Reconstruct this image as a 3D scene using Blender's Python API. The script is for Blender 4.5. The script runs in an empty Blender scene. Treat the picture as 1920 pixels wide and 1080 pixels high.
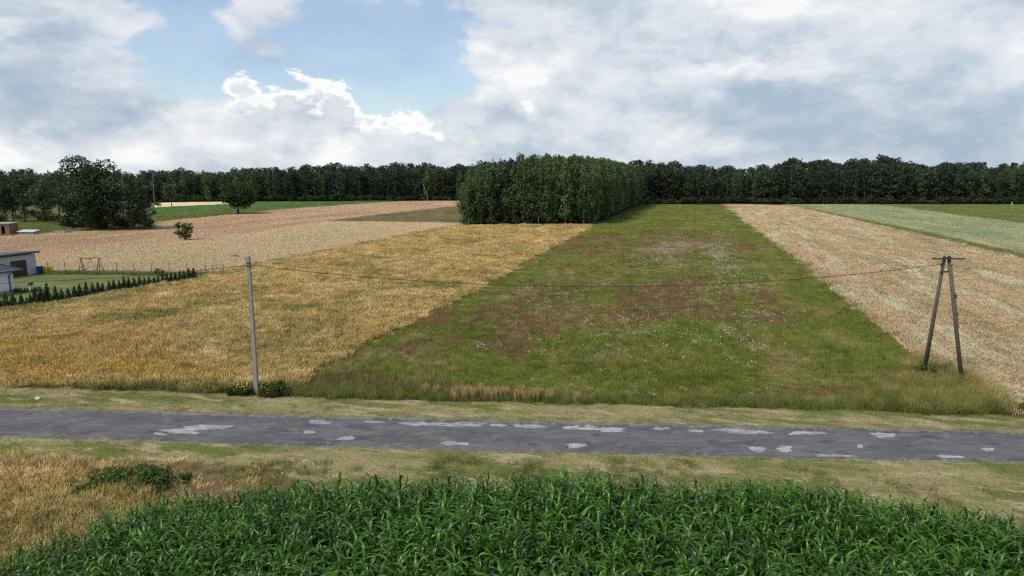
import bpy, math, random
import numpy as np
from mathutils import Vector, Matrix
from mathutils.geometry import tessellate_polygon

R = math.radians
SC = bpy.context.scene
COL = SC.collection

# ------------------------------------------------------------------ camera
CAM_H = 14.0
FPX = 1280.0                       # focal length in pixels of the 1920 wide photograph
PITCH = math.atan(210 / FPX)       # horizon lies at row 330
cam = bpy.data.cameras.new('camera')
cam.sensor_width = 36
cam.lens = 36 * FPX / 1920
cam.clip_end = 12000
cam_ob = bpy.data.objects.new('camera', cam)
cam_ob.location = (0, 0, CAM_H)
cam_ob.rotation_euler = (math.pi / 2 - PITCH, 0, 0)
COL.objects.link(cam_ob)
SC.camera = cam_ob

# ------------------------------------------------------------------ node helper
class NT:
    def __init__(s, tree):
        s.t = tree; s.n = tree.nodes; s.l = tree.links
    def _in(s, sock, v):
        if v is None: return
        if isinstance(v, bpy.types.NodeSocket): s.l.new(v, sock)
        else:
            if isinstance(v, (tuple, list)) and len(v) == 3 and sock.type == 'RGBA': v = (*v, 1)
            sock.default_value = v
    def m(s, op, a, b=None, c=None, clamp=False):
        n = s.n.new('ShaderNodeMath'); n.operation = op; n.use_clamp = clamp
        for i, v in enumerate((a, b, c)): s._in(n.inputs[i], v)
        return n.outputs[0]
    def vm(s, op, a, b=None):
        n = s.n.new('ShaderNodeVectorMath'); n.operation = op
        s._in(n.inputs[0], a); s._in(n.inputs[1], b)
        return n.outputs['Value'] if op in ('LENGTH', 'DISTANCE', 'DOT_PRODUCT') else n.outputs[0]
    def noise(s, vec, scale, detail=4, rough=0.55, dist=0.0):
        n = s.n.new('ShaderNodeTexNoise')
        s._in(n.inputs['Vector'], vec); n.inputs['Scale'].default_value = scale
        n.inputs['Detail'].default_value = detail; n.inputs['Roughness'].default_value = rough
        n.inputs['Distortion'].default_value = dist
        return n.outputs['Fac']
    def vor(s, vec, scale, feature='F1'):
        n = s.n.new('ShaderNodeTexVoronoi'); n.feature = feature
        s._in(n.inputs['Vector'], vec); n.inputs['Scale'].default_value = scale
        return n.outputs['Distance']
    def ss(s, v, lo, hi, a=0.0, b=1.0):
        n = s.n.new('ShaderNodeMapRange'); n.interpolation_type = 'SMOOTHSTEP'
        s._in(n.inputs[0], v)
        n.inputs[1].default_value = lo; n.inputs[2].default_value = hi
        n.inputs[3].default_value = a; n.inputs[4].default_value = b
        return n.outputs[0]
    def mix(s, f, a, b):
        n = s.n.new('ShaderNodeMix'); n.data_type = 'RGBA'
        s._in(n.inputs[0], f); s._in(n.inputs[6], a); s._in(n.inputs[7], b)
        return n.outputs[2]
    def mulc(s, c, v):
        n = s.n.new('ShaderNodeVectorMath'); n.operation = 'SCALE'
        s._in(n.inputs[0], c); s._in(n.inputs['Scale'], v)
        return n.outputs[0]
    def comb(s, x, y, z):
        n = s.n.new('ShaderNodeCombineXYZ')
        for i, v in enumerate((x, y, z)): s._in(n.inputs[i], v)
        return n.outputs[0]
    def sep(s, v):
        n = s.n.new('ShaderNodeSeparateXYZ'); s._in(n.inputs[0], v)
        return n.outputs
    def new(s, t): return s.n.new(t)

# ------------------------------------------------------------------ sky and sun
SUN_EL, SUN_AZ = 52.0, -125.0       # azimuth clockwise from +Y (the view direction)
world = bpy.data.worlds.new('World'); SC.world = world
world.use_nodes = True
W = NT(world.node_tree); W.n.clear()

def px_dir(x, y):
    r, u = (x - 960) / FPX, (540 - y) / FPX
    d = np.array([r, math.cos(PITCH) + u * math.sin(PITCH), -math.sin(PITCH) + u * math.cos(PITCH)])
    return d / np.linalg.norm(d)
def px_ae(x, y):
    d = px_dir(x, y)
    return math.atan2(d[0], d[1]), math.asin(d[2])

def build_sky():
    sky = W.new('ShaderNodeTexSky'); sky.sky_type = 'NISHITA'; sky.sun_disc = False
    sky.sun_elevation = R(SUN_EL); sky.sun_rotation = R(SUN_AZ)
    sky.altitude = 150; sky.air_density = 1.0; sky.dust_density = 0.8; sky.ozone_density = 0.85
    tc = W.new('ShaderNodeTexCoord')
    d = tc.outputs['Generated']
    x, y, z = W.sep(d)
    az = W.m('ARCTAN2', x, y)
    el = W.m('ARCSINE', z)
    v = W.comb(x, y, W.m('MULTIPLY', z, 1.9))
    w1 = W.noise(v, 9, 4, 0.6); w2 = W.noise(W.vm('ADD', v, (7, 3, 1)), 9, 4, 0.6)
    azw = W.m('ADD', az, W.m('MULTIPLY', W.m('SUBTRACT', w1, .5), .22))
    elw = W.m('ADD', el, W.m('MULTIPLY', W.m('SUBTRACT', w2, .5), .10))
    def g(px, py, rx, ry, amp, warp=True):
        a0, e0 = px_ae(px, py)
        a = W.m('MULTIPLY', W.m('SUBTRACT', azw if warp else az, a0), FPX / rx)
        e = W.m('MULTIPLY', W.m('SUBTRACT', elw if warp else el, e0), FPX / ry)
        q = W.m('ADD', W.m('MULTIPLY', a, a), W.m('MULTIPLY', e, e))
        return W.m('MULTIPLY', W.m('EXPONENT', W.m('MULTIPLY', q, -1.0)), amp)
    def total(base, items):
        for it in items: base = W.m('ADD', base, g(*it))
        return base
    # ---- layer of middle clouds
    vm_ = W.vm('ADD', v, (3.1, 1.7, .4))
    n1 = W.noise(vm_, 4.2, 7, .54, .15)
    n1u = W.noise(W.vm('ADD', vm_, (-.02, 0, .075)), 4.2, 7, .54, .15)
    hz = W.m('MULTIPLY', W.m('EXPONENT', W.m('MULTIPLY', W.m('POWER', W.m('DIVIDE', el, .075), 2.0), -1.0)), .34)
    cov = W.m('ADD', W.m('ADD', W.m('MULTIPLY', W.m('SUBTRACT', n1, .5), 2.2), hz), W.m('MULTIPLY', W.m('SUBTRACT', w1, .5), .7))
    cov = total(cov, [(110, 150, 190, 130, .85), (20, 30, 120, 80, .25), (215, 25, 90, 32, .55),
                      (490, 98, 62, 44, .95), (480, 12, 105, 34, .75), (1600, 120, 620, 260, .95),
                      (1080, 20, 260, 60, .75), (930, 90, 60, 22, .55), (1000, 180, 150, 80, .5), (330, 235, 160, 45, .35), (850, 210, 60, 30, .45),
                      (660, 90, 250, 110, -1.0), (370, 130, 95, 90, -.8), (775, 205, 95, 52, -.95), (330, 60, 80, 60, -.35)])
    alpha = W.ss(cov, -.16, .34, .20, 1.0)
    bil = W.noise(v, 22, 5, .6)
    sh = W.m('ADD', .56, W.m('MULTIPLY', W.m('SUBTRACT', n1, n1u), 2.2))
    nf = W.noise(W.vm('ADD', v, (9, 2, 5)), 10, 7, .62, .1)
    sh = W.m('ADD', sh, W.m('MULTIPLY', W.m('SUBTRACT', nf, .5), 1.15))
    sh = W.m('ADD', sh, W.m('MULTIPLY', W.m('SUBTRACT', bil, .5), .55))
    sh = total(sh, [(130, 190, 170, 70, -.42), (495, 105, 60, 40, -.28), (1360, 90, 130, 45, -.25), (1700, 262, 330, 62, -.62),
                    (1480, 190, 120, 30, -.18), (1430, 122, 95, 18, .62), (1012, 211, 30, 12, .55), (1003, 206, 12, 9, .3), (1300, 275, 120, 25, .34),
                    (820, 205, 50, 30, -.25), (920, 88, 45, 16, .45), (45, 45, 40, 20, .5), (1850, 190, 130, 40, .1), (80, 270, 300, 40, .22), (480, 270, 260, 40, .18)])
    ramp = W.new('ShaderNodeValToRGB')
    e = ramp.color_ramp.elements
    e[0].position = 0.0; e[0].color = (.40, .51, .63, 1)
    e[1].position = 1.0; e[1].color = (1.0, 1.0, 1.0, 1)
    for p, c in ((.28, (.53, .61, .71, 1)), (.52, (.69, .745, .81, 1)), (.76, (.82, .85, .885, 1))):
        k = e.new(p); k.color = c
    W._in(ramp.inputs[0], sh)
    # ---- bank of far cumulus with sharp sunlit tops
    e0 = px_ae(960, 262)[1]
    top = W.m('ADD', e0, W.m('MULTIPLY', W.m('SUBTRACT', bil, .5), .16))
    lit = None
    for px, wpx, py in ((445, 38, 178), (530, 62, 165), (600, 40, 215), (650, 36, 190), (720, 40, 240), (795, 40, 226), (300, 90, 225)):
        a0, ep = px_ae(px, py)
        a = W.m('MULTIPLY', W.m('SUBTRACT', az, a0), FPX / wpx)
        gg = W.m('EXPONENT', W.m('MULTIPLY', W.m('MULTIPLY', a, a), -1.0))
        top = W.m('ADD', top, W.m('MULTIPLY', gg, ep - e0 + .004))
        lit = gg if lit is None else W.m('ADD', lit, gg)
    depth = W.m('SUBTRACT', top, el)
    mask = W.ss(depth, -.004, .011)
    rim = W.ss(W.m('ADD', depth, W.m('MULTIPLY', W.m('SUBTRACT', nf, .5), .03)), .016, .034, 1.0, 0.0)
    rim = W.m('MULTIPLY', rim, W.ss(lit, .25, .6))
    farc = W.mix(W.ss(W.m('ADD', W.m('MULTIPLY', nf, .55), W.m('MULTIPLY', bil, .45)), .42, .60), (.53, .61, .705), (.76, .80, .845))
    farc = W.mix(rim, farc, (1.08, 1.08, 1.06))
    # ---- compose
    b_sky = W.new('ShaderNodeBackground'); b_sky.inputs[1].default_value = .12
    W._in(b_sky.inputs[0], sky.outputs[0])
    b_far = W.new('ShaderNodeBackground'); b_far.inputs[1].default_value = .77; W._in(b_far.inputs[0], farc)
    b_mid = W.new('ShaderNodeBackground'); b_mid.inputs[1].default_value = .77; W._in(b_mid.inputs[0], ramp.outputs[0])
    m1 = W.new('ShaderNodeMixShader'); W._in(m1.inputs[0], mask)
    W.l.new(b_sky.outputs[0], m1.inputs[1]); W.l.new(b_far.outputs[0], m1.inputs[2])
    m2 = W.new('ShaderNodeMixShader'); W._in(m2.inputs[0], W.m('MULTIPLY', alpha, .94))
    W.l.new(m1.outputs[0], m2.inputs[1]); W.l.new(b_mid.outputs[0], m2.inputs[2])
    out = W.new('ShaderNodeOutputWorld'); W.l.new(m2.outputs[0], out.inputs[0])
build_sky()
world.cycles.sampling_method = 'MANUAL'; world.cycles.sample_map_resolution = 512

sun = bpy.data.lights.new('sun', 'SUN'); sun.energy = 2.5; sun.angle = R(14); sun.color = (1, .93, .80)
sun_ob = bpy.data.objects.new('sun', sun); COL.objects.link(sun_ob)
sd = Vector((math.sin(R(SUN_AZ)) * math.cos(R(SUN_EL)), math.cos(R(SUN_AZ)) * math.cos(R(SUN_EL)), math.sin(R(SUN_EL))))
sun_ob.rotation_euler = sd.to_track_quat('Z', 'Y').to_euler()
sun_ob.location = (-40, -40, 80)
SC.view_settings.view_transform = 'Standard'; SC.view_settings.look = 'None'
SC.view_settings.exposure = 0.34; SC.view_settings.gamma = 1.0; SC.view_settings.use_curve_mapping = False
SC.cycles.use_denoising = False; SC.cycles.pixel_filter_type = 'BLACKMAN_HARRIS'; SC.cycles.filter_width = 1.3
SC.cycles.max_bounces = 5; SC.cycles.diffuse_bounces = 3; SC.cycles.glossy_bounces = 2
SC.cycles.transmission_bounces = 3; SC.cycles.caustics_reflective = False; SC.cycles.caustics_refractive = False

# ------------------------------------------------------------------ pixel -> place
def pt(x, y, z=0.0):
    """point where the line of sight through pixel (x, y) meets height z"""
    r, u = (x - 960) / FPX, (540 - y) / FPX
    d = Vector((r, math.cos(PITCH) + u * math.sin(PITCH), -math.sin(PITCH) + u * math.cos(PITCH)))
    t = (z - CAM_H) / d.z
    return Vector((0, 0, CAM_H)) + d * t
def px_of(p):
    """pixel of a place (numpy arrays allowed)"""
    X, Y, Z = p[..., 0], p[..., 1], p[..., 2] - CAM_H
    dep = Y * math.cos(PITCH) - Z * math.sin(PITCH)
    up = Y * math.sin(PITCH) + Z * math.cos(PITCH)
    return 960 + FPX * X / dep, 540 - FPX * up / dep
def dist_at(y):
    return pt(960, y).y
def height_at(D, y):
    """height of something D metres off whose top is seen in row y"""
    u = (540 - y) / FPX
    return CAM_H + D * (-math.sin(PITCH) + u * math.cos(PITCH)) / (math.cos(PITCH) + u * math.sin(PITCH))

FDIR = Vector((math.sin(R(14.6)), math.cos(R(14.6)), 0))     # the fields' long direction
FLEFT = Vector((-FDIR.y, FDIR.x, 0))

# ------------------------------------------------------------------ object helpers
def tag(o, label=None, cat=None, group=None, kind=None):
    if label: o['label'] = label
    if cat: o['category'] = cat
    if group: o['group'] = group
    if kind: o['kind'] = kind
    return o
def link(o, parent=None):
    COL.objects.link(o)
    if parent is not None: o.parent = parent
    return o
def empty(name, loc=(0, 0, 0), rz=0.0):
    o = bpy.data.objects.new(name, None); o.empty_display_size = .3
    o.location = loc; o.rotation_euler = (0, 0, rz)
    return link(o)

class MB:
    """collects shapes of one part, built as one mesh"""
    def __init__(s): s.v = []; s.f = []; s.sm = []
    def add(s, verts, faces, smooth=False):
        k = len(s.v); s.v.extend([tuple(p) for p in verts])
        s.f.extend([tuple(i + k for i in f) for f in faces]); s.sm.extend([smooth] * len(faces))
        return s
    def box(s, c, size, rz=0.0, taper=1.0, mat=None):
        hx, hy, hz = size[0] / 2, size[1] / 2, size[2] / 2
        M = mat or (Matrix.Translation(c) @ Matrix.Rotation(rz, 4, 'Z'))
        vs = []
        for dz in (-1, 1):
            t = taper if dz > 0 else 1
            for dx, dy in ((-1, -1), (1, -1), (1, 1), (-1, 1)):
                vs.append(M @ Vector((dx * hx * t, dy * hy * t, dz * hz)))
        return s.add(vs, [(3, 2, 1, 0), (4, 5, 6, 7), (0, 1, 5, 4), (1, 2, 6, 5), (2, 3, 7, 6), (3, 0, 4, 7)])
    def tube(s, pts, rad, n=8, cap=True, square=False):
        pts = [Vector(p) for p in pts]
        if not isinstance(rad, (list, tuple)): rad = [rad] * len(pts)
        vs = []; ref = Vector((.13, .97, .21))
        for i, p in enumerate(pts):
            a = pts[max(i - 1, 0)]; b = pts[min(i + 1, len(pts) - 1)]
            t = (b - a).normalized()
            if abs(t.dot(ref)) > .95: ref = Vector((1, 0, 0))
            u = t.cross(ref).normalized(); w = t.cross(u)
            for k in range(n):
                an = 2 * math.pi * (k + (.5 if square else 0)) / n
                vs.append(p + (u * math.cos(an) + w * math.sin(an)) * rad[i])
        fs = []
        for i in range(len(pts) - 1):
            for k in range(n):
                fs.append((i * n + k, i * n + (k + 1) % n, (i + 1) * n + (k + 1) % n, (i + 1) * n + k))
        if cap:
            fs.append(tuple(range(n))[::-1]); fs.append(tuple(range((len(pts) - 1) * n, len(pts) * n)))
        return s.add(vs, fs, smooth=not square)
    def lathe(s, c, prof, n=12):
        c = Vector(c); vs = []
        for r, z in prof:
            for k in range(n):
                a = 2 * math.pi * k / n
                vs.append(c + Vector((r * math.cos(a), r * math.sin(a), z)))
        fs = []
        for i in range(len(prof) - 1):
            for k in range(n):
                fs.append((i * n + k, i * n + (k + 1) % n, (i + 1) * n + (k + 1) % n, (i + 1) * n + k))
        fs.append(tuple(range(n))[::-1]); fs.append(tuple(range((len(prof) - 1) * n, len(prof) * n)))
        return s.add(vs, fs, smooth=True)
    def mesh(s, name, mat):
        me = bpy.data.meshes.new(name); me.from_pydata(s.v, [], s.f); me.materials.append(mat)
        me.polygons.foreach_set('use_smooth', s.sm); me.update()
        return me
    def build(s, name, mat, parent=None, loc=None):
        o = bpy.data.objects.new(name, s.mesh(name, mat))
        if loc is not None: o.location = loc
        return link(o, parent)

def np_mesh(name, verts, faces, mat, attrs=None, smooth=False):
    """mesh from numpy arrays; faces is (n, 3) or (n, 4)"""
    me = bpy.data.meshes.new(name)
    verts = np.asarray(verts, dtype=np.float32); faces = np.asarray(faces, dtype=np.int32)
    k = faces.shape[1]
    me.vertices.add(len(verts)); me.vertices.foreach_set('co', verts.ravel())
    me.loops.add(faces.size); me.loops.foreach_set('vertex_index', faces.ravel())
    me.polygons.add(len(faces))
    me.polygons.foreach_set('loop_start', np.arange(0, faces.size, k, dtype=np.int32))
    me.polygons.foreach_set('loop_total', np.full(len(faces), k, dtype=np.int32))
    if smooth: me.polygons.foreach_set('use_smooth', np.ones(len(faces), dtype=bool))
    me.materials.append(mat)
    for nm, arr in (attrs or {}).items():
        a = me.attributes.new(nm, 'FLOAT', 'POINT'); a.data.foreach_set('value', np.asarray(arr, dtype=np.float32).ravel())
    me.update(calc_edges=True)
    return me

def scatter(name, pts, rot, scl, idx, meshes, label, cat, parent=None):
    """one mass of small growth: meshes instanced on points"""
    me = bpy.data.meshes.new(name); n = len(pts)
    me.vertices.add(n); me.vertices.foreach_set('co', np.asarray(pts, dtype=np.float32).ravel())
    for nm, arr in (('rot', rot), ('scl', scl)):
        a = me.attributes.new(nm, 'FLOAT_VECTOR', 'POINT'); a.data.foreach_set('vector', np.asarray(arr, dtype=np.float32).ravel())
    a = me.attributes.new('idx', 'INT', 'POINT'); a.data.foreach_set('value', np.asarray(idx, dtype=np.int32))
    o = link(bpy.data.objects.new(name, me), parent)
    src = bpy.data.collections.new(name + '_kinds')
    for i, m in enumerate(meshes):
        src.objects.link(bpy.data.objects.new('%s_kind_%02d' % (name, i), m))
    ng = bpy.data.node_groups.new(name, 'GeometryNodeTree')
    ng.interface.new_socket('Geometry', in_out='INPUT', socket_type='NodeSocketGeometry')
    ng.interface.new_socket('Geometry', in_out='OUTPUT', socket_type='NodeSocketGeometry')
    gi = ng.nodes.new('NodeGroupInput'); go = ng.nodes.new('NodeGroupOutput')
    ci = ng.nodes.new('GeometryNodeCollectionInfo'); ci.inputs['Collection'].default_value = src
    ci.inputs['Separate Children'].default_value = True; ci.inputs['Reset Children'].default_value = True
    ip = ng.nodes.new('GeometryNodeInstanceOnPoints'); ip.inputs['Pick Instance'].default_value = True
    mp = ng.nodes.new('GeometryNodeMeshToPoints')
    ng.links.new(gi.outputs[0], mp.inputs[0]); ng.links.new(mp.outputs[0], ip.inputs['Points'])
    ng.links.new(ci.outputs[0], ip.inputs['Instance'])
    for nm, ty, sock in (('rot', 'FLOAT_VECTOR', 'Rotation'), ('scl', 'FLOAT_VECTOR', 'Scale'), ('idx', 'INT', 'Instance Index')):
        na = ng.nodes.new('GeometryNodeInputNamedAttribute'); na.data_type = ty; na.inputs['Name'].default_value = nm
        ng.links.new(na.outputs['Attribute'], ip.inputs[sock])
    ng.links.new(ip.outputs[0], go.inputs[0])
    md = o.modifiers.new('scatter', 'NODES'); md.node_group = ng
    return tag(o, label, cat, kind='stuff')

def in_poly(px, py, poly):
    poly = np.asarray([(p[0], p[1]) for p in poly]); inside = np.zeros(len(px), bool)
    j = len(poly) - 1
    for i in range(len(poly)):
        xi, yi = poly[i]; xj, yj = poly[j]
        c = ((yi > py) != (yj > py)) & (px < (xj - xi) * (py - yi) / ((yj - yi) or 1e-9) + xi)
        inside ^= c; j = i
    return inside

def grow_points(poly, smin, k, seed, margin=9.0, ragged=1.0):
    """jittered points in a polygon of the ground, wider apart with distance; returns xy and spacing"""
    rng = np.random.default_rng(seed); P = np.asarray([(p[0], p[1]) for p in poly])
    D = max(P[:, 1].min(), 10.0); out = []; sp = []
    while D < P[:, 1].max():
        s = max(smin, D * k)
        lim = .78 * D + margin
        x0, x1 = max(P[:, 0].min(), -lim), min(P[:, 0].max(), lim)
        if x1 > x0:
            n = int((x1 - x0) / s) + 1
            xs = x0 + (np.arange(n) + rng.random(n)) * s; ys = D + rng.random(n) * s
            wob = .55 * np.sin(xs * .9 + 1.7 * np.sin(ys * .5)) * np.sin(ys * .37 + seed) + rng.normal(0, .28, n)
            ok = in_poly(xs + wob * ragged, ys + .4 * wob * ragged, P)
            out.append(np.stack([xs[ok], ys[ok]], 1)); sp.append(np.full(ok.sum(), s))
        D += s
    return np.concatenate(out), np.concatenate(sp)

# ------------------------------------------------------------------ materials
def new_mat(name):
    m = bpy.data.materials.new(name); m.use_nodes = True
    t = NT(m.node_tree); bsdf = t.n['Principled BSDF']
    return m, t, bsdf
def wpos(t): return t.new('ShaderNodeNewGeometry').outputs['Position']

def plain(name, col, rough=.7, var=.25, scale=3.0, metal=0.0, bump=0.0, spec=.3, streak=(1, 1, 1)):
    m, t, b = new_mat(name)
    tc = t.new('ShaderNodeTexCoord').outputs['Object']
    v = t.vm('MULTIPLY', tc, streak)
    n = t.noise(v, scale, 6, .6); n2 = t.noise(v, scale * 7, 4, .6)
    f = t.m('ADD', t.m('MULTIPLY', n, .7), t.m('MULTIPLY', n2, .3))
    c = t.mix(t.ss(f, .3, .7), tuple(k * (1 - var) for k in col), tuple(min(k * (1 + var), .95) for k in col))
    t._in(b.inputs['Base Color'], c); b.inputs['Roughness'].default_value = rough; b.inputs['Metallic'].default_value = metal
    b.inputs['Specular IOR Level'].default_value = spec
    if bump:
        bn = t.new('ShaderNodeBump'); bn.inputs['Strength'].default_value = bump; bn.inputs['Distance'].default_value = .03
        t._in(bn.inputs['Height'], n2); t.l.new(bn.outputs[0], b.inputs['Normal'])
    return m

ANG = R(14.6)
def layered_colour(t, base, layers, fine=.25, fscale=7.0):
    """colour that depends on the place on the ground: base, then layers of patches"""
    P = wpos(t)
    x, y, z = t.sep(P)
    # coordinates along / across the fields
    al = t.m('ADD', t.m('MULTIPLY', x, math.sin(ANG)), t.m('MULTIPLY', y, math.cos(ANG)))
    ac = t.m('SUBTRACT', t.m('MULTIPLY', x, math.cos(ANG)), t.m('MULTIPLY', y, math.sin(ANG)))
    flat = t.comb(ac, al, 0.0)
    c = base
    for i, L in enumerate(layers):
        v = t.vm('MULTIPLY', flat, (L.get('sx', 1), L.get('sy', 1), 1))
        v = t.vm('ADD', v, (13.7 * i + L.get('seed', 0), 5.1 * i, 2.3 * i))
        n = t.noise(v, L['s'], L.get('d', 4), .6, L.get('dist', 0))
        lo, hi = L['lo'], L['hi']
        if 'at' in L:
            tot = None
            for (px, py, rx, ry) in L['at']:
                q = pt(px, py)
                e = t.vm('MULTIPLY', t.vm('SUBTRACT', t.comb(x, y, 0.0), (q.x, q.y, 0)), (1 / rx, 1 / ry, 0))
                gq = t.m('EXPONENT', t.m('MULTIPLY', t.vm('DOT_PRODUCT', e, e), -1.0))
                tot = gq if tot is None else t.m('MAXIMUM', tot, gq)
            if L.get('flat'): tot = t.m('MINIMUM', t.m('MULTIPLY', tot, 2.2), 1.0)
            n = t.m('MULTIPLY', n, tot)
        f = t.ss(n, lo, hi)
        if 'a' in L: f = t.m('MULTIPLY', f, L['a'])
        c = t.mix(f, c, L['c'])
    nf = t.noise(flat, fscale, 3, .7)
    return t.mulc(c, t.ss(nf, .2, .8, 1 - fine, 1 + fine))

def field_mats(name, base, layers, fine=.25, ggain=1.0, root=None, rand=.3, trans=.2, bump=.6, gain=1.4):
    """a ground sheet and the growth standing on it share one colouring"""
    g, t, b = new_mat(name + '_ground')
    t._in(b.inputs['Base Color'], t.mulc(layered_colour(t, base, layers, fine), ggain)); b.inputs['Roughness'].default_value = .95
    b.inputs['Specular IOR Level'].default_value = .05
    bn = t.new('ShaderNodeBump'); bn.inputs['Strength'].default_value = bump; bn.inputs['Distance'].default_value = .12
    t._in(bn.inputs['Height'], t.noise(wpos(t), 5.0, 6, .7)); t.l.new(bn.outputs[0], b.inputs['Normal'])
    m, t, b = new_mat(name + '_blades')
    c = layered_colour(t, base, layers, fine * .6)
    oi = t.new('ShaderNodeObjectInfo').outputs['Random']
    c = t.mulc(c, t.ss(oi, 0, 1, (1 - rand) * gain, (1 + rand) * gain))
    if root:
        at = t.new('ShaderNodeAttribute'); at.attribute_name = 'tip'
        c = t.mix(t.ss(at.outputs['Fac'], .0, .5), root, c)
    t._in(b.inputs['Base Color'], c); b.inputs['Roughness'].default_value = .6; b.inputs['Specular IOR Level'].default_value = .1
    ge = t.new('ShaderNodeNewGeometry').outputs['Normal']
    t._in(b.inputs['Normal'], t.vm('NORMALIZE', t.vm('ADD', t.vm('MULTIPLY', ge, (.45, .45, .45)), (0, 0, .9))))
    tr = t.new('ShaderNodeBsdfTranslucent'); t._in(tr.inputs[0], c)
    mx = t.new('ShaderNodeMixShader'); mx.inputs[0].default_value = trans
    t.l.new(b.outputs[0], mx.inputs[1]); t.l.new(tr.outputs[0], mx.inputs[2])
    t.l.new(mx.outputs[0], t.n['Material Output'].inputs[0])
    return g, m

def leaf_mat(name, col, col2, rand=.3, trans=.3, rough=.55, spec=.25, nscale=.6):
    m, t, b = new_mat(name)
    oi = t.new('ShaderNodeObjectInfo').outputs['Random']
    n = t.noise(wpos(t), nscale, 3, .6)
    c = t.mix(t.ss(n, .35, .68), col, col2)
    c = t.mulc(c, t.ss(oi, 0, 1, 1 - rand, 1 + rand))
    t._in(b.inputs['Base Color'], c); b.inputs['Roughness'].default_value = rough; b.inputs['Specular IOR Level'].default_value = spec
    tr = t.new('ShaderNodeBsdfTranslucent'); t._in(tr.inputs[0], c)
    mx = t.new('ShaderNodeMixShader'); mx.inputs[0].default_value = trans
    t.l.new(b.outputs[0], mx.inputs[1]); t.l.new(tr.outputs[0], mx.inputs[2])
    t.l.new(mx.outputs[0], t.n['Material Output'].inputs[0])
    return m

# ------------------------------------------------------------------ the ground and the fields
Z = [0.0]
def nz():
    Z[0] += .004
    return Z[0]
def sheet(name, poly, mat, z=None, jag=0.0, seed=0, label=None):
    """a sheet of ground over a polygon of world points, with a slightly uneven edge"""
    z = nz() if z is None else z
    rng = random.Random(seed); pts = []
    n = len(poly)
    for i in range(n):
        a, b = Vector(poly[i][:2]), Vector(poly[(i + 1) % n][:2]); L = (b - a).length
        k = max(1, min(160, int(L / (.5 if jag else 30)))) if jag else 1
        for j in range(k):
            p = a.lerp(b, j / k)
            if jag and j: p += Vector((-(b - a).y, (b - a).x)) * (rng.uniform(-jag, jag) / L)
            pts.append((p.x, p.y, z))
    tris = tessellate_polygon([[Vector(p) for p in pts]])
    fs = []
    for i, j, k in tris:
        ax, ay = pts[i][:2]; bx, by = pts[j][:2]; cx, cy = pts[k][:2]
        ar = (bx - ax) * (cy - ay) - (by - ay) * (cx - ax)
        if abs(ar) > 1e-7: fs.append((i, j, k) if ar > 0 else (i, k, j))
    me = bpy.data.meshes.new(name); me.from_pydata(pts, [], fs); me.materials.append(mat); me.update()
    return tag(link(bpy.data.objects.new(name, me)), label, 'ground', kind='structure')
def pp(*pts): return [pt(*p) for p in pts]

G_base, _ = field_mats('rough_grass', (.10, .115, .035), [dict(c=(.17, .15, .06), s=.05, lo=.45, hi=.65), dict(c=(.06, .085, .025), s=.3, lo=.5, hi=.7)])
mb = MB(); mb.add([(-6000, -3000, 0), (6000, -3000, 0), (6000, 9000, 0), (-6000, 9000, 0)], [(0, 1, 2, 3)])
tag(mb.build('ground', G_base), 'rough grassy ground under and around all the fields', 'ground', kind='structure')

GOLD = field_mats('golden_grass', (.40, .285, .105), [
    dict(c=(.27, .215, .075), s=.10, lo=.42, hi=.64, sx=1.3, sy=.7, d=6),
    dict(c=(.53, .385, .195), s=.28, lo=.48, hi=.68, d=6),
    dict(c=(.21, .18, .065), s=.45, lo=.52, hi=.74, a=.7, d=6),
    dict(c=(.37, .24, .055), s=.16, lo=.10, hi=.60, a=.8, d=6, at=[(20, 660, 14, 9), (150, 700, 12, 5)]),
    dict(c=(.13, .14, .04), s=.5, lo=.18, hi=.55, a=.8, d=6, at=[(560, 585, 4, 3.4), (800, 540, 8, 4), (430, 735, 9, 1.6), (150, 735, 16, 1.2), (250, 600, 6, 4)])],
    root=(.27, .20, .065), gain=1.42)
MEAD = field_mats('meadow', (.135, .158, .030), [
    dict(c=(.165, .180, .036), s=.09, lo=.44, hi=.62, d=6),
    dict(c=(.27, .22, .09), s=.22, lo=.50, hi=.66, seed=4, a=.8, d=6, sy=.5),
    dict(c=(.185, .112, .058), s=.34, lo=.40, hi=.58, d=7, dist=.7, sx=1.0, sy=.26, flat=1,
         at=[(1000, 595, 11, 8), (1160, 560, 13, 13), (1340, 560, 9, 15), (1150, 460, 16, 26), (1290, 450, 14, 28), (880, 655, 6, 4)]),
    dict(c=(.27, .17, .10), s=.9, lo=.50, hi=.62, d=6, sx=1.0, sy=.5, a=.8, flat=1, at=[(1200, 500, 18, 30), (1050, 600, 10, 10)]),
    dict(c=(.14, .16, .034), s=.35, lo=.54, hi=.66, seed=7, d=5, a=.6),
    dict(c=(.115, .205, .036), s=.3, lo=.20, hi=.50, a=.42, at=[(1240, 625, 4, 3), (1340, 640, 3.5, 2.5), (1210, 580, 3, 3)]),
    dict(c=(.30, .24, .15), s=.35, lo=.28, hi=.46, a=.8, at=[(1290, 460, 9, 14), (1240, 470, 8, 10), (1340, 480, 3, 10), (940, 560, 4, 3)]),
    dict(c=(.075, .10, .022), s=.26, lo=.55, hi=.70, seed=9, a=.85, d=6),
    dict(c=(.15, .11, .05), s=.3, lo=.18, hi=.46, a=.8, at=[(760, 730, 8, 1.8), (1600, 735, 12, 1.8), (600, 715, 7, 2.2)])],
    root=(.10, .125, .026))
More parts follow.
